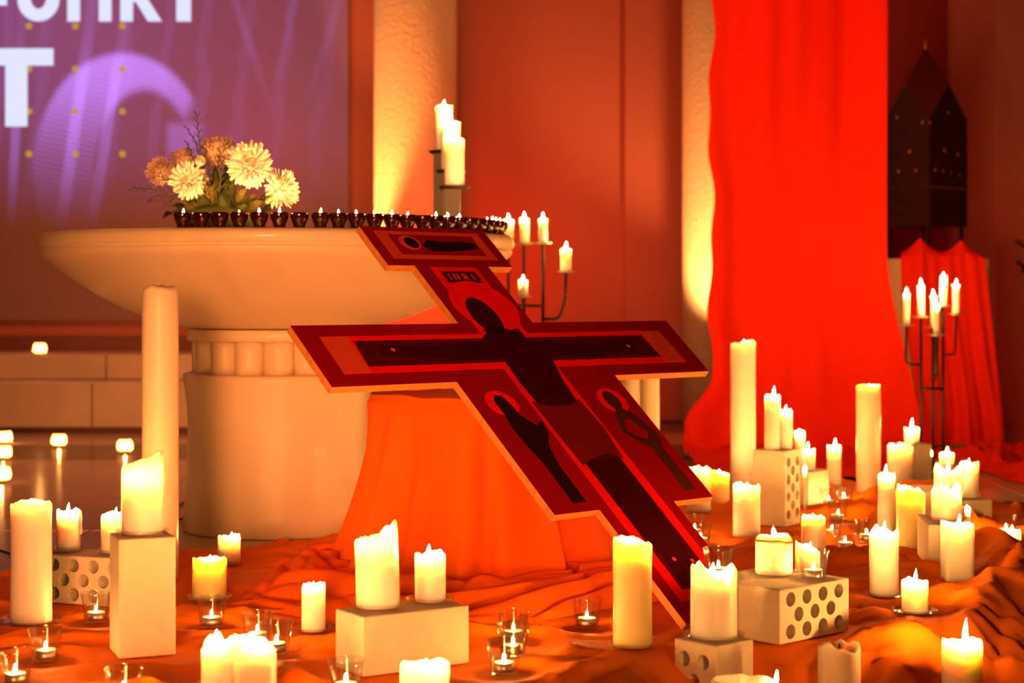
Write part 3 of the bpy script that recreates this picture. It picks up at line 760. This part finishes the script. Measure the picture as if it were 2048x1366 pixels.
# ------------------------------------------------------------------ draped block that carries the cross
DO = Vector((.4721, 3.9522, .0199)); DN = Vector((.4417, -.4768, .76))
def plane_z(x, y): return DO.z - (DN.x * (x - DO.x) + DN.y * (y - DO.y)) / DN.z
BC = Vector((-.05, 4.525)); BA = math.atan2(.678, .735); BX, BY, BZ = .275, .24, .488
def drape_mesh():
    N = 480
    cs, sn = math.cos(BA), math.sin(BA)
    rows = []
    # t: (kind, value)
    steps = [('top', .0), ('top', .35), ('top', .7), ('top', .9), ('top', .975)] + [('rnd', k / 5) for k in range(1, 6)] + [('side', k / 16) for k in range(1, 17)] + [('pud', k / 60) for k in range(1, 61)]
    vs, fs = [], []
    for kind, t in steps:
        for i in range(N):
            a = 2 * math.pi * i / N
            ca, sa = math.cos(a), math.sin(a)
            m = (abs(ca / BX) ** 5 + abs(sa / BY) ** 5) ** (-1 / 5)       # rounded rectangle radius
            wob = noise.noise(Vector((ca * 2.2, sa * 2.2, 4)))
            fold = math.sin(9 * a + 2.4 * wob) * .6 + math.sin(17 * a + 3 * wob + 1) * .4
            if kind == 'top': r, z = m * t, BZ + .006 * noise.noise(Vector((ca * t * 3, sa * t * 3, 1)))
            elif kind == 'rnd':
                q = t * math.pi / 2; r = m - .03 + .03 * math.sin(q) + m * .0; z = BZ - .03 + .03 * math.cos(q)
                r = max(r, m * .975)
            elif kind == 'side':
                z = (BZ - .03) * (1 - t) + .05 * t
                r = m + .02 * t + fold * .042 * t ** .7 + .075 * t * t
            else:
                R1 = .24 + .07 * math.sin(a * 2 + 1.2) + .07 * noise.noise(Vector((ca * 1.7 + 5, sa * 1.7, 2)))
                r = m + .02 + fold * .042 * (1 - t) + .075 + R1 * t
                X, Y = r * ca, r * sa
                p = Vector((wx0 := BC.x + X * cs - Y * sn, wy0 := BC.y + X * sn + Y * cs, .7))
                p = Vector((p.x * 3.0 + p.y * 1.5, p.y * 6.0 - p.x * 1.2, .7))
                p = p + .9 * Vector((noise.noise(p * .7), noise.noise(p * .7 + Vector((4, 4, 0))), 0))
                phs = 9.5 * t * (1 + .35 * math.sin(a * 1.5 + .5)) + 3.2 * noise.noise(p * .55) + 1.2 * noise.noise(p * 1.4) + a * .9
                ph2 = 15 * t + 2.5 * a + 4 * noise.noise(p * .8 + Vector((2, 7, 1)))
                g = abs(math.sin(phs)) ** .75 * .058 * (.6 + .8 * abs(noise.noise(p * .4))) + abs(math.sin(ph2)) * .016 + .03 * max(0, noise.noise(p * .5 + Vector((8, 8, 8))))
                z = .05 * (1 - t) ** 2 + g * math.sin(math.pi * min(1, .12 + t * .9)) ** .8 + .002
                if t > .9: z *= (1 - t) / .1
                z = max(z, .003)
            X, Y = r * ca, r * sa
            wx, wy = BC.x + X * cs - Y * sn, BC.y + X * sn + Y * cs
            z = min(z, plane_z(wx, wy) - .034)
            if kind == 'pud': z = max(z + .010, .010)
            vs.append((wx, wy, z))
    ns = len(steps)
    for k in range(ns - 1):
        for i in range(N):
            j = (i + 1) % N
            fs.append((k * N + i, k * N + j, (k + 1) * N + j, (k + 1) * N + i))
    me = bpy.data.meshes.new('draped_block'); me.from_pydata(vs, [], fs); me.update()
    return me
dm = drape_mesh()
tag(link('draped_block', dm, M['drape'], None, True), 'block under the cross covered by orange-red cloth falling into crumpled folds', 'draped block')

# ------------------------------------------------------------------ red votive glasses along the altar rim
bm = bmesh.new()
add_lathe(bm, [(0, 0), (.0165, 0), (.0172, .003), (.0175, .008), (.0215, .016), (.0250, .025), (.0258, .036), (.0252, .0415), (.0243, .0415), (.0246, .034), (.0225, .022), (.0175, .014), (0, .014)], 28)
bmesh.ops.recalc_face_normals(bm, faces=bm.faces)
VOT = bpy.data.meshes.new('votive_glass'); bm.to_mesh(VOT); bm.free(); VOT.materials.append(M['red_glass']); VOT.polygons.foreach_set('use_smooth', [True] * len(VOT.polygons))
vx = [366, 403, 440, 479, 519, 559, 599, 641, 677, 713, 749, 784, 815, 846, 872, 896]
ang = []
RV = .70
for px in vx:
    # ray through px meets the circle of radius RV on the viewer's side
    k = (px - 1024) / F
    a_ = k * k + 1; b_ = -2 * (k * AX + AY); c_ = AX * AX + AY * AY - RV * RV
    Y = (-b_ - math.sqrt(b_ * b_ - 4 * a_ * c_)) / (2 * a_); ang.append(math.atan2(Y - AY, k * Y - AX))
step = .082
while ang[-1] < .15: ang.append(ang[-1] + step)
ordn = ['first', 'second', 'third', 'fourth', 'fifth', 'sixth', 'seventh', 'eighth', 'ninth', 'tenth', 'eleventh', 'twelfth', 'thirteenth', 'fourteenth', 'fifteenth', 'sixteenth', 'seventeenth', 'eighteenth', 'nineteenth', 'twentieth', 'twenty-first', 'twenty-second', 'twenty-third', 'twenty-fourth', 'twenty-fifth', 'twenty-sixth', 'twenty-seventh', 'twenty-eighth']
fh_ = [.019, .008, .007, .014, .02, .02, .007, .021, .018, .018, .017, .02, .016, .007, .02, .02]
for i, a in enumerate(ang):
    X, Y = AX + RV * math.cos(a), AY + RV * math.sin(a)
    v = link('votive_glass', VOT); v.location = (X, Y, .9255)
    tag(v, 'dark red votive glass, %s along the altar rim counted from the flowers' % ordn[i], 'votive glass', 'red votive glasses on the altar rim')
    tealight(X, Y, .9400, 'tealight in the %s red votive glass along the altar rim' % ordn[i], 'tealights in the red votive glasses', fh_[i % len(fh_)] + .004, .85, i)

# ------------------------------------------------------------------ flowers on the altar
FY = 5.16
fl = tag(empty('flower_arrangement', (X_at(440, FY), FY, .9255)), 'low arrangement of ivory chrysanthemums and conifer sprigs on the altar', 'flowers')
def fpos(px, py, dy=0.0):
    Y = FY + dy
    return Vector((X_at(px, Y) - fl.location.x, dy, Z_at(py, Y) - .9255))
bm = bmesh.new(); add_lathe(bm, [(0, 0), (.09, 0), (.11, .02), (.112, .035), (.10, .05), (.05, .07), (0, .075)], 24)
from_bm('moss_base', bm, M['green'], fl, True)
def blossom(px, py, rpx, dy, face, m, sq=1.0):
    c = fpos(px, py, dy); r = rpx * (FY + dy) / F
    bm = bmesh.new(); rg = random.Random(int(px))
    q = Vector(face).normalized().to_track_quat('Z', 'Y').to_matrix()
    for layer, (n, el, ln) in enumerate(((26, -.45, .95), (28, -.2, 1.0), (28, .05, 1.0), (26, .28, .98), (24, .5, .94), (20, .72, .88), (16, .95, .8), (12, 1.18, .72), (8, 1.4, .66))):
        for i in range(n):
            a = 2 * math.pi * (i + .5 * (layer % 2)) / n + rg.uniform(-.12, .12); e = el + rg.uniform(-.1, .1)
            L = r * ln * rg.uniform(.88, 1.08); wd = r * .16
            d = Vector((math.cos(a) * math.cos(e), math.sin(a) * math.cos(e), math.sin(e))); s = Vector((-math.sin(a), math.cos(a), 0)); up = d.cross(s) * -1
            pts = []
            for t, w_ in ((.12, .35), (.45, .8), (.75, 1.0), (.93, .75), (1.0, .1)):
                ctr = d * L * t + Vector((0, 0, 1)) * L * .22 * t * t * (1 if el > .2 else -.3)
                pts.append((ctr - s * wd * w_ * .5 + up * wd * .15, ctr + s * wd * w_ * .5 + up * wd * .15, ctr - up * wd * .06))
            prev = None
            for l_, r_, m_ in pts:
                row = [bm.verts.new(c + q @ l_), bm.verts.new(c + q @ m_), bm.verts.new(c + q @ r_)]
                if prev:
                    bm.faces.new((prev[0], prev[1], row[1], row[0])); bm.faces.new((prev[1], prev[2], row[2], row[1]))
                prev = row
    sub = bmesh.new()
    bmesh.ops.create_icosphere(bm, subdivisions=2, radius=r * .62, matrix=Matrix.Translation(c)); sub.free()
    return from_bm('blossom', bm, M[m], fl, True)
blossom(377, 362, 38, -.02, (-.15, -1, .25), 'petal')
blossom(499, 330, 47, -.02, (.1, -1, .35), 'petal')
blossom(560, 378, 40, .0, (1, -.22, .05), 'petal')
blossom(322, 343, 30, .05, (-.5, -.6, .5), 'petalpink')
blossom(435, 308, 40, .08, (0, -.3, 1), 'petalpink')
blossom(368, 322, 30, .09, (-.3, -.2, 1), 'petalpink')
blossom(548, 395, 22, .06, (.4, -.5, .3), 'petalpink')
blossom(400, 322, 11, -.05, (.4, -.6, .5), 'petal')
def sprig(pts, m='green', nl=16, ln=.028):
    """A conifer shoot: a stem with short pointed shoots along it."""
    P = [fpos(*p) for p in pts]
    bm = bmesh.new(); add_tube(bm, P, .0028, 6, .001)
    rg = random.Random(int(pts[0][0] * 7 + pts[-1][1]))
    for i in range(nl):
        t = (i + 1) / nl * (len(P) - 1); k = min(int(t), len(P) - 2); f = t - k
        c = P[k].lerp(P[k + 1], f); d = (P[k + 1] - P[k]).normalized()
        sd = d.cross(Vector((0, 1, 0))).normalized() * (1 if i % 2 else -1)
        e = (d * .8 + sd * .7 + Vector((0, rg.uniform(-.5, .5), 0))).normalized()
        L = ln * (1.15 - .7 * (i + 1) / nl) * rg.uniform(.8, 1.2)
        add_tube(bm, [c, c + e * L * .5, c + e * L + d * L * .2], .0022, 5, .0006)
    return from_bm('sprig', bm, M[m], fl, True)
sprig([(420, 420), (405, 340, .02), (398, 280, .02), (393, 228, .02)], nl=20, ln=.032)
sprig([(410, 360, .02), (392, 285, .02), (372, 254, .02)], nl=8, ln=.018)
sprig([(412, 400, .02), (388, 320, .02), (373, 284, .03)], nl=10, ln=.02)
sprig([(400, 410), (350, 385), (300, 378), (265, 376)], nl=14, ln=.026)
sprig([(400, 415), (350, 395), (310, 392), (298, 402)], nl=12, ln=.02)
sprig([(400, 420, -.02), (360, 400, -.03), (330, 408, -.03)], nl=10, ln=.022)
sprig([(450, 400), (462, 340, .03), (468, 288, .04)], nl=10, ln=.02)
sprig([(400, 400, .02), (355, 372, -.03), (320, 352, -.03)], nl=12, ln=.03)
sprig([(500, 420, -.03), (540, 395, -.05), (585, 350, -.05)], 'green2', nl=10, ln=.012)
sprig([(430, 410), (432, 350, .01), (440, 305, .02)], nl=16, ln=.034)
sprig([(450, 410), (420, 360, .0), (415, 320, .01)], nl=16, ln=.03)
for k_, (x0, x1, y1) in enumerate(((420, 408, 345), (435, 445, 322), (446, 468, 350), (426, 425, 372), (450, 452, 365), (405, 385, 400), (470, 485, 380), (480, 520, 396), (400, 350, 418), (410, 372, 412))):
    sprig([(x0, 425, -.02), ((x0 + x1) / 2, (425 + y1) / 2, -.035), (x1, y1, -.035 + .008 * (k_ % 3))], 'green' if k_ % 3 else 'green2', nl=15, ln=.027)
def leaf(p0, p1, wpx, m, dy=0.0):
    a, b = fpos(*p0, dy), fpos(*p1, dy - .02); d = b - a; s = d.cross(Vector((0, 1, .25))).normalized(); w_ = .72 * wpx * FY / F
    bm = bmesh.new(); prev = None
    for t, k in ((0, .12), (.2, .7), (.45, 1.0), (.75, .65), (1, .03)):
        c = a + d * t + Vector((0, -.012 * math.sin(t * 3), .006 * math.sin(t * 3)))
        row = [bm.verts.new(c - s * w_ * k * .5), bm.verts.new(c + Vector((0, -.004, 0))), bm.verts.new(c + s * w_ * k * .5)]
        if prev:
            bm.faces.new((prev[0], prev[1], row[1], row[0])); bm.faces.new((prev[1], prev[2], row[2], row[1]))
        prev = row
    bmesh.ops.solidify(bm, geom=bm.faces[:], thickness=.0008)
    return from_bm('leaf', bm, M[m], fl, True)
rg = random.Random(11)
for (x0, y0, x1, y1, w_, m) in ((430, 420, 405, 350, 26, 'green'), (440, 425, 430, 330, 28, 'green'), (450, 425, 455, 320, 30, 'green'), (460, 425, 470, 345, 26, 'green'),
     (470, 425, 492, 372, 30, 'green2'), (480, 428, 515, 388, 34, 'green2'), (490, 430, 530, 402, 30, 'green2'), (505, 430, 545, 380, 22, 'green'), (400, 425, 372, 392, 28, 'green'),
     (395, 428, 345, 410, 26, 'green'), (380, 430, 335, 430, 18, 'green'), (420, 430, 400, 392, 34, 'green'), (455, 430, 440, 385, 36, 'green'), (520, 425, 560, 412, 20, 'green'), (345, 425, 326, 438, 14, 'green'), (465, 428, 500, 410, 30, 'green')):
    leaf((x0, y0), (x1, y1), w_, m, rg.uniform(-.05, .06))

# ------------------------------------------------------------------ iron stands behind the altar
def iron_candle(px, Y, xl, xr, yt, yb, ft, label, group, seed):
    X = X_at(px, Y); r = (xr - xl) / 2 * Y / F; zb, zt = Z_at(yb, Y), Z_at(yt, Y); h = zt - zb
    ob = from_bm('pillar_candle' if r > .02 else 'taper_candle', candle_bm(r, h, seed, .006, .002, (0, 0), n=24), M['wax'], None, True); ob.location = (X, Y, zb)
    tag(ob, label, 'candle', group)
    fz = h - .006
    add_flame(ob, 0, 0, fz, max(.018, Z_at(ft, Y) - zb - fz), .8, seed)
    return X, Y, zb, r
st = None
for k, (px, Y, xl, xr, yt, yb, ft, lab) in enumerate(((888, 6.125, 870, 906, 212, 301, 202, 'highest and rearmost of the three thick candles on the iron stand'),
        (902, 6.035, 882, 921, 244, 340, 230, 'middle one of the three thick candles on the iron stand'),
        (909, 5.945, 889, 929, 278, 372, 262, 'lowest and nearest of the three thick candles on the iron stand'))):
    X, Y, zb, r = iron_candle(px, Y, xl, xr, yt, yb, ft, lab, 'thick candles on the iron stand', 50 + k)
    if st is None:
        st = tag(empty('iron_candle_stand', (X_at(900, 6.035), 6.035, .9255)), 'black iron stand with three stepped plates at the back of the altar top', 'candle stand')
        bm = bmesh.new(); add_box(bm, (0, 0, .006), (.062, .25, .012), 0, .002); from_bm('foot_plate', bm, M['iron'], st)
    lx, ly = X - st.location.x, Y - st.location.y; zl = zb - .9255
    bm = bmesh.new(); add_lathe(bm, [(0, zl - .011), (.046, zl - .011), (.052, zl - .004), (.053, zl - .001), (.050, zl - .001), (.044, zl - .006), (.03, zl - .0005), (0, zl - .0005)], 28, lx, ly)
    from_bm('plate', bm, M['iron'], st, True)
    bm = bmesh.new(); add_box(bm, (lx - .008, ly, (zl - .011 + .012) / 2), (.056, .03, zl - .011 - .012))
    from_bm('post', bm, M['iron'], st)
def candelabrum(label, Y0, px0, stems, candles, bars, group, arms):
    """stems: x of the upright rods; candles: (x, distance offset, left, right, top, base, tip, label)."""
    o = tag(empty('iron_candelabrum', (X_at(px0, Y0), Y0, 0)), label, 'candelabrum')
    def L(px, py, dy=0): Y = Y0 + dy; return Vector((X_at(px, Y) - o.location.x, dy, Z_at(py, Y)))
    bm = bmesh.new(); add_lathe(bm, [(0, .002), (.13, .002), (.13, .012), (.03, .02), (0, .02)], 32); from_bm('foot', bm, M['iron'], o, True)
    for px, py, dy in stems:
        t = L(px, py, dy); bm = bmesh.new(); add_tube(bm, [(t.x, t.y, .012), (t.x, t.y, .3), t], .0065, 8); from_bm('rod', bm, M['iron'], o, True)
    for pts, r in arms:
        bm = bmesh.new(); add_tube(bm, bend([L(*p) for p in pts], .025) if len(pts) > 2 else [L(*p) for p in pts], r, 8); from_bm('arm', bm, M['iron'], o, True)
    for k, (px, dy, xl, xr, yt, yb, ft, lab) in enumerate(candles):
        X, Y, zb, r = iron_candle(px, Y0 + dy, xl, xr, yt, yb, ft, lab, group, 70 + k + int(px0))
        bm = bmesh.new(); add_lathe(bm, [(0, zb - .010), (.014, zb - .010), (.034, zb - .006), (.036, zb - .003), (.034, zb - .002), (.012, zb - .0005), (0, zb - .0005)], 24, X - o.location.x, Y - Y0)
        from_bm('drip_pan', bm, M['tin'], o, True)
    return o
G1 = 'candles on the candelabrum behind the altar'
candelabrum('iron candelabrum with five candles standing behind the altar, against the wall', 6.9, 1070, [(1048, 489, .06), (1086, 487, 0), (1017, 489, .1)],
    [(1017, .1, 1006, 1028, 440, 487, 429, 'thicker dripping candle on the altar candelabrum, closest to the votive glasses'),
     (1049, .06, 1039, 1059, 437, 485, 426, 'middle candle of the three high ones on the altar candelabrum'),
     (1086, 0, 1077, 1095, 438, 484, 427, 'slim high candle above the main rod of the altar candelabrum'),
     (1132, 0, 1121, 1144, 498, 541, 486, 'candle on the outer curved arm of the altar candelabrum'),
     (1046, -.08, 1036, 1056, 560, 592, 552, 'lowest short candle of the altar candelabrum, just above the cross arm')],
    [], G1, [([(1132, 546), (1130, 600), (1118, 638), (1086, 638)], .006), ([(1046, 596, -.08), (1046, 611, -.06), (1086, 612)], .006), ([(1017, 610, .1), (1048, 611, .06)], .005)])
G2 = 'taper candles on the candelabrum by the shrine'
candelabrum('thin iron candelabrum with six tapers standing before the red draped pedestal', 7.25, 1866, [(1842, 637, 0), (1886, 614, .05), (1866, 660, .03)],
    [(1813, 0, 1807, 1820, 588, 648, 577, 'lit taper on the outer arm nearest the curtain, shrine candelabrum'),
     (1842, 0, 1835, 1849, 572, 632, 559, 'second taper from the curtain on the shrine candelabrum'),
     (1867, .06, 1861, 1873, 592, 652, 581, 'rear low taper at the middle of the shrine candelabrum'),
     (1873, -.08, 1866, 1879, 612, 668, 602, 'front low taper at the middle of the shrine candelabrum'),
     (1887, .05, 1880, 1894, 553, 610, 546, 'highest taper of the shrine candelabrum'),
     (1912, .05, 1905, 1920, 570, 626, 560, 'taper on the outer arm farthest from the curtain, shrine candelabrum')],
    [], G2, [([(1813, 653), (1811, 728), (1842, 730)], .005), ([(1912, 631, .05), (1910, 710, .05), (1886, 710, .05)], .005), ([(1842, 777), (1886, 777, .05)], .006),
             ([(1873, 673, -.08), (1871, 752, -.06), (1866, 757, .03)], .009), ([(1867, 657, .06), (1866, 664, .03)], .005)])

# ------------------------------------------------------------------ small lights on the tiled floor
bm = bmesh.new(); add_lathe(bm, [(0, 0), (.022, 0), (.033, .014), (.0365, .032), (.032, .052), (.025, .062), (.0235, .062), (.030, .050), (.034, .032), (.030, .015), (.02, .004), (0, .004)], 28)
bmesh.ops.recalc_face_normals(bm, faces=bm.faces)
M['frost'] = wax('frosted_glass', (.95, .85, .65), .03)
m, n, l, b = new_mat('frosted_globe'); n.remove(b)
d1 = n.new('ShaderNodeBsdfTranslucent'); d1.inputs[0].default_value = (.95, .8, .5, 1); d2 = n.new('ShaderNodeBsdfTransparent'); mx = n.new('ShaderNodeMixShader'); mx.inputs[0].default_value = .6
l.new(d2.outputs[0], mx.inputs[1]); l.new(d1.outputs[0], mx.inputs[2]); l.new(mx.outputs[0], n['Material Output'].inputs[0]); M['globe'] = m
GL = bpy.data.meshes.new('globe_glass'); bm.to_mesh(GL); bm.free(); GL.materials.append(M['globe']); GL.polygons.foreach_set('use_smooth', [True] * len(GL.polygons))
for i, (px, Y, z, lab) in enumerate(((118, 8.6, .001, 'in the open middle of the floor'), (250, 8.28, .001, 'beside the very tall pale candle'), (10, 8.78, .001, 'farthest back at the picture edge'),
        (7, 7.95, .001, 'second of the column at the picture edge'), (4, 6.98, .001, 'nearest of the column at the picture edge'), (80, 9.86, .407, 'up on the marble step'))):
    X = X_at(px, Y); g = link('globe_glass', GL); g.location = (X, Y, z)
    tag(g, 'small round glass glowing on the floor, ' + lab if z < .1 else 'small round glowing glass alone ' + lab, 'glass', 'round glasses on the tiled floor')
    tealight(X, Y, z + .005, ('tealight in the round floor glass ' if z < .1 else 'tealight in the round glass ') + lab, 'tealights in the round glasses', .022, .9, i)
def cable(pts, label):
    bm = bmesh.new(); add_tube(bm, [Vector((*gp(x, y, .005), .0055)) for x, y in pts], .004, 6)
    tag(from_bm('cable', bm, M['cable'], None, True), label, 'cable')
cable([(335, 1025), (350, 1015), (362, 1008), (374, 1002)], 'black cable on the tiles reaching behind the altar base, upper one')
cable([(335, 1042), (352, 1040), (374, 1036)], 'black cable on the tiles running to the altar base, lower one')
cable([(-20, 1096), (8, 1104), (24, 1109), (60, 1112)], 'thin black cable lying on the tiles at the cloth edge')

# ------------------------------------------------------------------ red curtain
def curtain():
    NZ, NX = 90, 180; vs, fs = [], []
    CY = 8.25
    for j in range(NZ + 1):
        q = j / NZ
        pool = q > .78
        if not pool: z = 2.9 * (1 - q / .78) ; yy = CY
        else: z = 0; yy = CY - (q - .78) / .22 * 1.25
        fl_ = sstep(.34, .12, z)                     # flare at the floor
        xl = X_at(1424, CY) + (X_at(1362, CY) - X_at(1424, CY)) * fl_
        xr = X_at(1772, CY) + .16 * sstep(.95, .0, z)
        if pool:
            p_ = (q - .78) / .22
            xl = xl - .02 * p_; xr = xr - .44 * p_
        for i in range(NX + 1):
            s = i / NX; x = xl + (xr - xl) * s
            f = math.sin(s * 11 + 1.6 * math.sin(s * 5 + z * .5) + .8) * .034 + math.sin(s * 29 + 2 * math.sin(s * 4 + z * .4)) * .007 + .03 * noise.noise(Vector((s * 8, z * 1.2, 0)))
            ed = .012 * math.sin(z * 7) + .008 * math.sin(z * 17)
            if pool:
                zz_ = .012 + .05 * max(0, rid(noise.noise(Vector((x * 4, yy * 5, 3))))) ** 2 * (1 - p_ * .8)
                vs.append((x, yy + f * (1 - p_), zz_))
            else: vs.append((x + ed * (1 - 2 * s if s < .5 else 0), yy + f - .05 * sstep(.3, 0, z), z + .012))
    for j in range(NZ):
        for i in range(NX):
            a = j * (NX + 1) + i; fs.append((a, a + 1, a + NX + 2, a + NX + 1))
    me = bpy.data.meshes.new('red_curtain'); me.from_pydata(vs, [], fs); me.update(); return me
tag(link('red_curtain', curtain(), M['red'], None, True), 'tall red cloth hanging from above and pooling on the floor behind the candles', 'curtain')

# ------------------------------------------------------------------ pedestal, its drape and the dark shrine
PY = 8.55
ped = tag(box_obj('stone_pedestal', (X_at(1777, PY), PY, 0), (X_at(1978, PY), PY + .46, Z_at(517, PY)), M['step'], None, .008), 'pale square pedestal mostly hidden under red cloth below the dark shrine', 'pedestal')
pz = Z_at(517, PY)
def ped_drape():
    NX, NZ = 110, 70; vs, fs = [], []
    for j in range(NZ + 1):
        q = j / NZ
        for i in range(NX + 1):
            s = i / NX
            top = q < .15
            if top:
                t = q / .15; xl, xr = X_at(1800, PY), X_at(1966, PY); x = xl + (xr - xl) * s
                px = 1800 + 166 * s
                pk = .085 * math.exp(-abs((px - 1843) / 24) ** 1.3) + .075 * math.exp(-abs((px - 1926) / 22) ** 1.3) + .01
                vs.append((x, PY + .03 - .05 * t, pz + .004 + pk * (1 - .72 * t) * (1 if s > .03 and s < .97 else .3)))
            else:
                t = (q - .15) / .85; z = pz + .004 - (pz - .02) * t
                xl = X_at(1800 + 34 * sstep(.1, 1, t), PY); xr = X_at(1966 + 34 * t, PY)
                x = xl + (xr - xl) * s
                pk = (.085 * math.exp(-((s - .26) / .08) ** 2) + .075 * math.exp(-((s - .76) / .08) ** 2)) * .28 * math.exp(-t * 9)
                f = math.sin(s * 19 + 2 * noise.noise(Vector((s * 3, t * 2, 0)))) * .022 * (.3 + t) + math.sin(s * 41 + 1) * .007
                vs.append((x, PY - .025 - .07 * t + f, z + pk))
    for k in range(10):   # pool on the floor
        pass
    for j in range(NZ):
        for i in range(NX):
            a = j * (NX + 1) + i; fs.append((a, a + NX + 1, a + NX + 2, a + 1))
    me = bpy.data.meshes.new('pedestal_drape'); me.from_pydata(vs, [], fs); me.update(); return me
tag(link('pedestal_drape', ped_drape(), M['red'], None, True), 'red cloth draped over the pedestal with peaks around the shrine legs', 'cloth')
def pool_mesh():
    vs, fs = [], []; NX, NY = 90, 60
    for i in range(NX + 1):
        for j in range(NY + 1):
            x = 1.97 + .85 * i / NX; y = 6.75 + 1.62 * j / NY
            e = min(i, NX - i, j, NY - j) / 12
            z = .004 + min(1, e) * (.07 * max(0, rid(noise.noise(Vector((x * 3.4, y * 4, 8))))) ** 1.7 + .03 * max(0, rid(noise.noise(Vector((x * 8, y * 8, 2))))) ** 2)
            vs.append((x + .06 * noise.noise(Vector((y * 3, 1, 0))), y + .1 * noise.noise(Vector((x * 3, 5, 0))), z))
    for i in range(NX):
        for j in range(NY):
            a = i * (NY + 1) + j; fs.append((a, a + NY + 1, a + NY + 2, a + 1))
    me = bpy.data.meshes.new('cloth_heap'); me.from_pydata(vs, [], fs); me.update(); return me
tag(link('cloth_heap', pool_mesh(), M['red'], None, True), 'dark red cloth heaped loosely on the floor at the foot of the pedestal', 'cloth')

SHY, SA = 8.82, .285
sh = empty('house_shrine', (X_at(1851, SHY), SHY, pz), math.radians(37))
tag(sh, 'dark house-shaped shrine with pointed diamond roof and gold studs on thin legs', 'shrine')
k = SA / 2
def SZ(py): return Z_at(py, SHY - .15) - pz
z0, z1, zg, za = SZ(452), SZ(240), SZ(168), SZ(92)
bm = bmesh.new()
cor = [(-k, -k), (k, -k), (k, k), (-k, k)]
bv = [bm.verts.new((x, y, z0)) for x, y in cor]; tv = [bm.verts.new((x, y, z1)) for x, y in cor]
gv = [bm.verts.new(p) for p in ((0, -k, zg), (k, 0, zg), (0, k, zg), (-k, 0, zg))]
bm.faces.new(bv)
for i in range(4):
    j = (i + 1) % 4; bm.faces.new((bv[i], bv[j], tv[j], gv[i], tv[i]))
from_bm('shrine_body', bm, M['shrine'], sh)
# four diamond roof slabs, slightly proud of the gables
roofm = mat('dark_red_roof', (.035, .002, .002), .7)
for i in range(4):
    bm = bmesh.new()
    c = Vector((*cor[i], z1)); ga = Vector(((0, -k), (k, 0), (0, k), (-k, 0))[i] + (zg,)); gb = Vector(((-k, 0), (0, -k), (k, 0), (0, k))[i] + (zg,)); ap = Vector((0, 0, za))
    nrm = (ga - c).cross(gb - c).normalized()
    if nrm.z < 0: nrm = -nrm
    lo = [bm.verts.new(p) for p in (c, ga, ap, gb)]; hi = [bm.verts.new(p + nrm * .006) for p in (c, ga, ap, gb)]
    bm.faces.new(lo); bm.faces.new(hi)
    for a in range(4): bm.faces.new((lo[a], lo[(a + 1) % 4], hi[(a + 1) % 4], hi[a]))
    from_bm('roof_panel', bm, roofm, sh)
for x, y in cor:
    bm = bmesh.new(); add_box(bm, (x * .86, y * .86, (z0 + .004) / 2), (.016, .016, z0 - .004)); from_bm('leg', bm, M['shrine'], sh)
bm = bmesh.new(); add_lathe(bm, [(0, 0), (.004, .002), (.007, .012), (.004, .03), (.002, .05), (0, .052)], 12, 0, 0)
o = from_bm('finial', bm, M['gold'], sh, True); o.location = (0, 0, za + .004)
for zb_ in (SZ(345), SZ(372), SZ(398), SZ(425)):
    bm = bmesh.new(); add_box(bm, (0, 0, zb_), (SA + .008, SA + .008, .006)); from_bm('band', bm, M['shrine'], sh)
bm = bmesh.new(); bmesh.ops.create_icosphere(bm, subdivisions=1, radius=.007); bmesh.ops.scale(bm, vec=(.8, .5, 1.6), verts=bm.verts)
st_me = None
def stud(face, u, z, s=1.0):
    global st_me
    if st_me is None:
        o = from_bm('stud', bm, M['gold'], sh); st_me = o.data
    else: o = link('stud', st_me, None, sh)
    o.location = (u, -k - .001, z) if face == 0 else (-k - .001, u, z)
    if face == 1: o.rotation_euler = (0, 0, math.pi / 2)
    o.scale = (s, s, s)
for u, py in ((.0, 228), (-.03, 305), (.07, 311), (-.10, 345), (-.04, 347), (.02, 349), (.085, 351)): stud(0, u, SZ(py) + .012)
for u, py in ((.06, 235), (-.02, 306), (-.06, 345), (.05, 345), (-.10, 250)): stud(1, u, SZ(py) + .012)
stud(0, -.138, SZ(247))
for i in range(11): stud(0, -.125 + .025 * i, SZ(377) + .006, .55)
for i in range(8): stud(1, -.12 + .034 * i, SZ(375) + .006, .55)
hook = tag(empty('iron_wall_hook', (X_at(2040, 9.36), 9.36, Z_at(512, 9.36))), 'black iron curled wall fixture at the right picture edge', 'wall fixture')
bm = bmesh.new()
for dz, s in ((.055, 1), (-.05, .8)):
    add_tube(bm, [(-.035 * s, -.03, dz + .02), (-.015, -.035, dz + .012), (0.0, -.03, dz - .004), (.03, -.02, dz - .008), (.08, .0, dz - .01), (.09, .035, dz - .01)], .007, 8)
from_bm('curled_bar', bm, M['iron'], hook, True)
bm = bmesh.new(); add_lathe(bm, [(0, -.10), (.018, -.09), (.024, -.075), (.018, -.06), (0, -.05)], 16, .025, -.02); from_bm('knob', bm, M['iron'], hook, True)
bm = bmesh.new(); add_box(bm, (.09, .03, 0), (.03, .016, .22)); from_bm('back_plate', bm, M['iron'], hook)
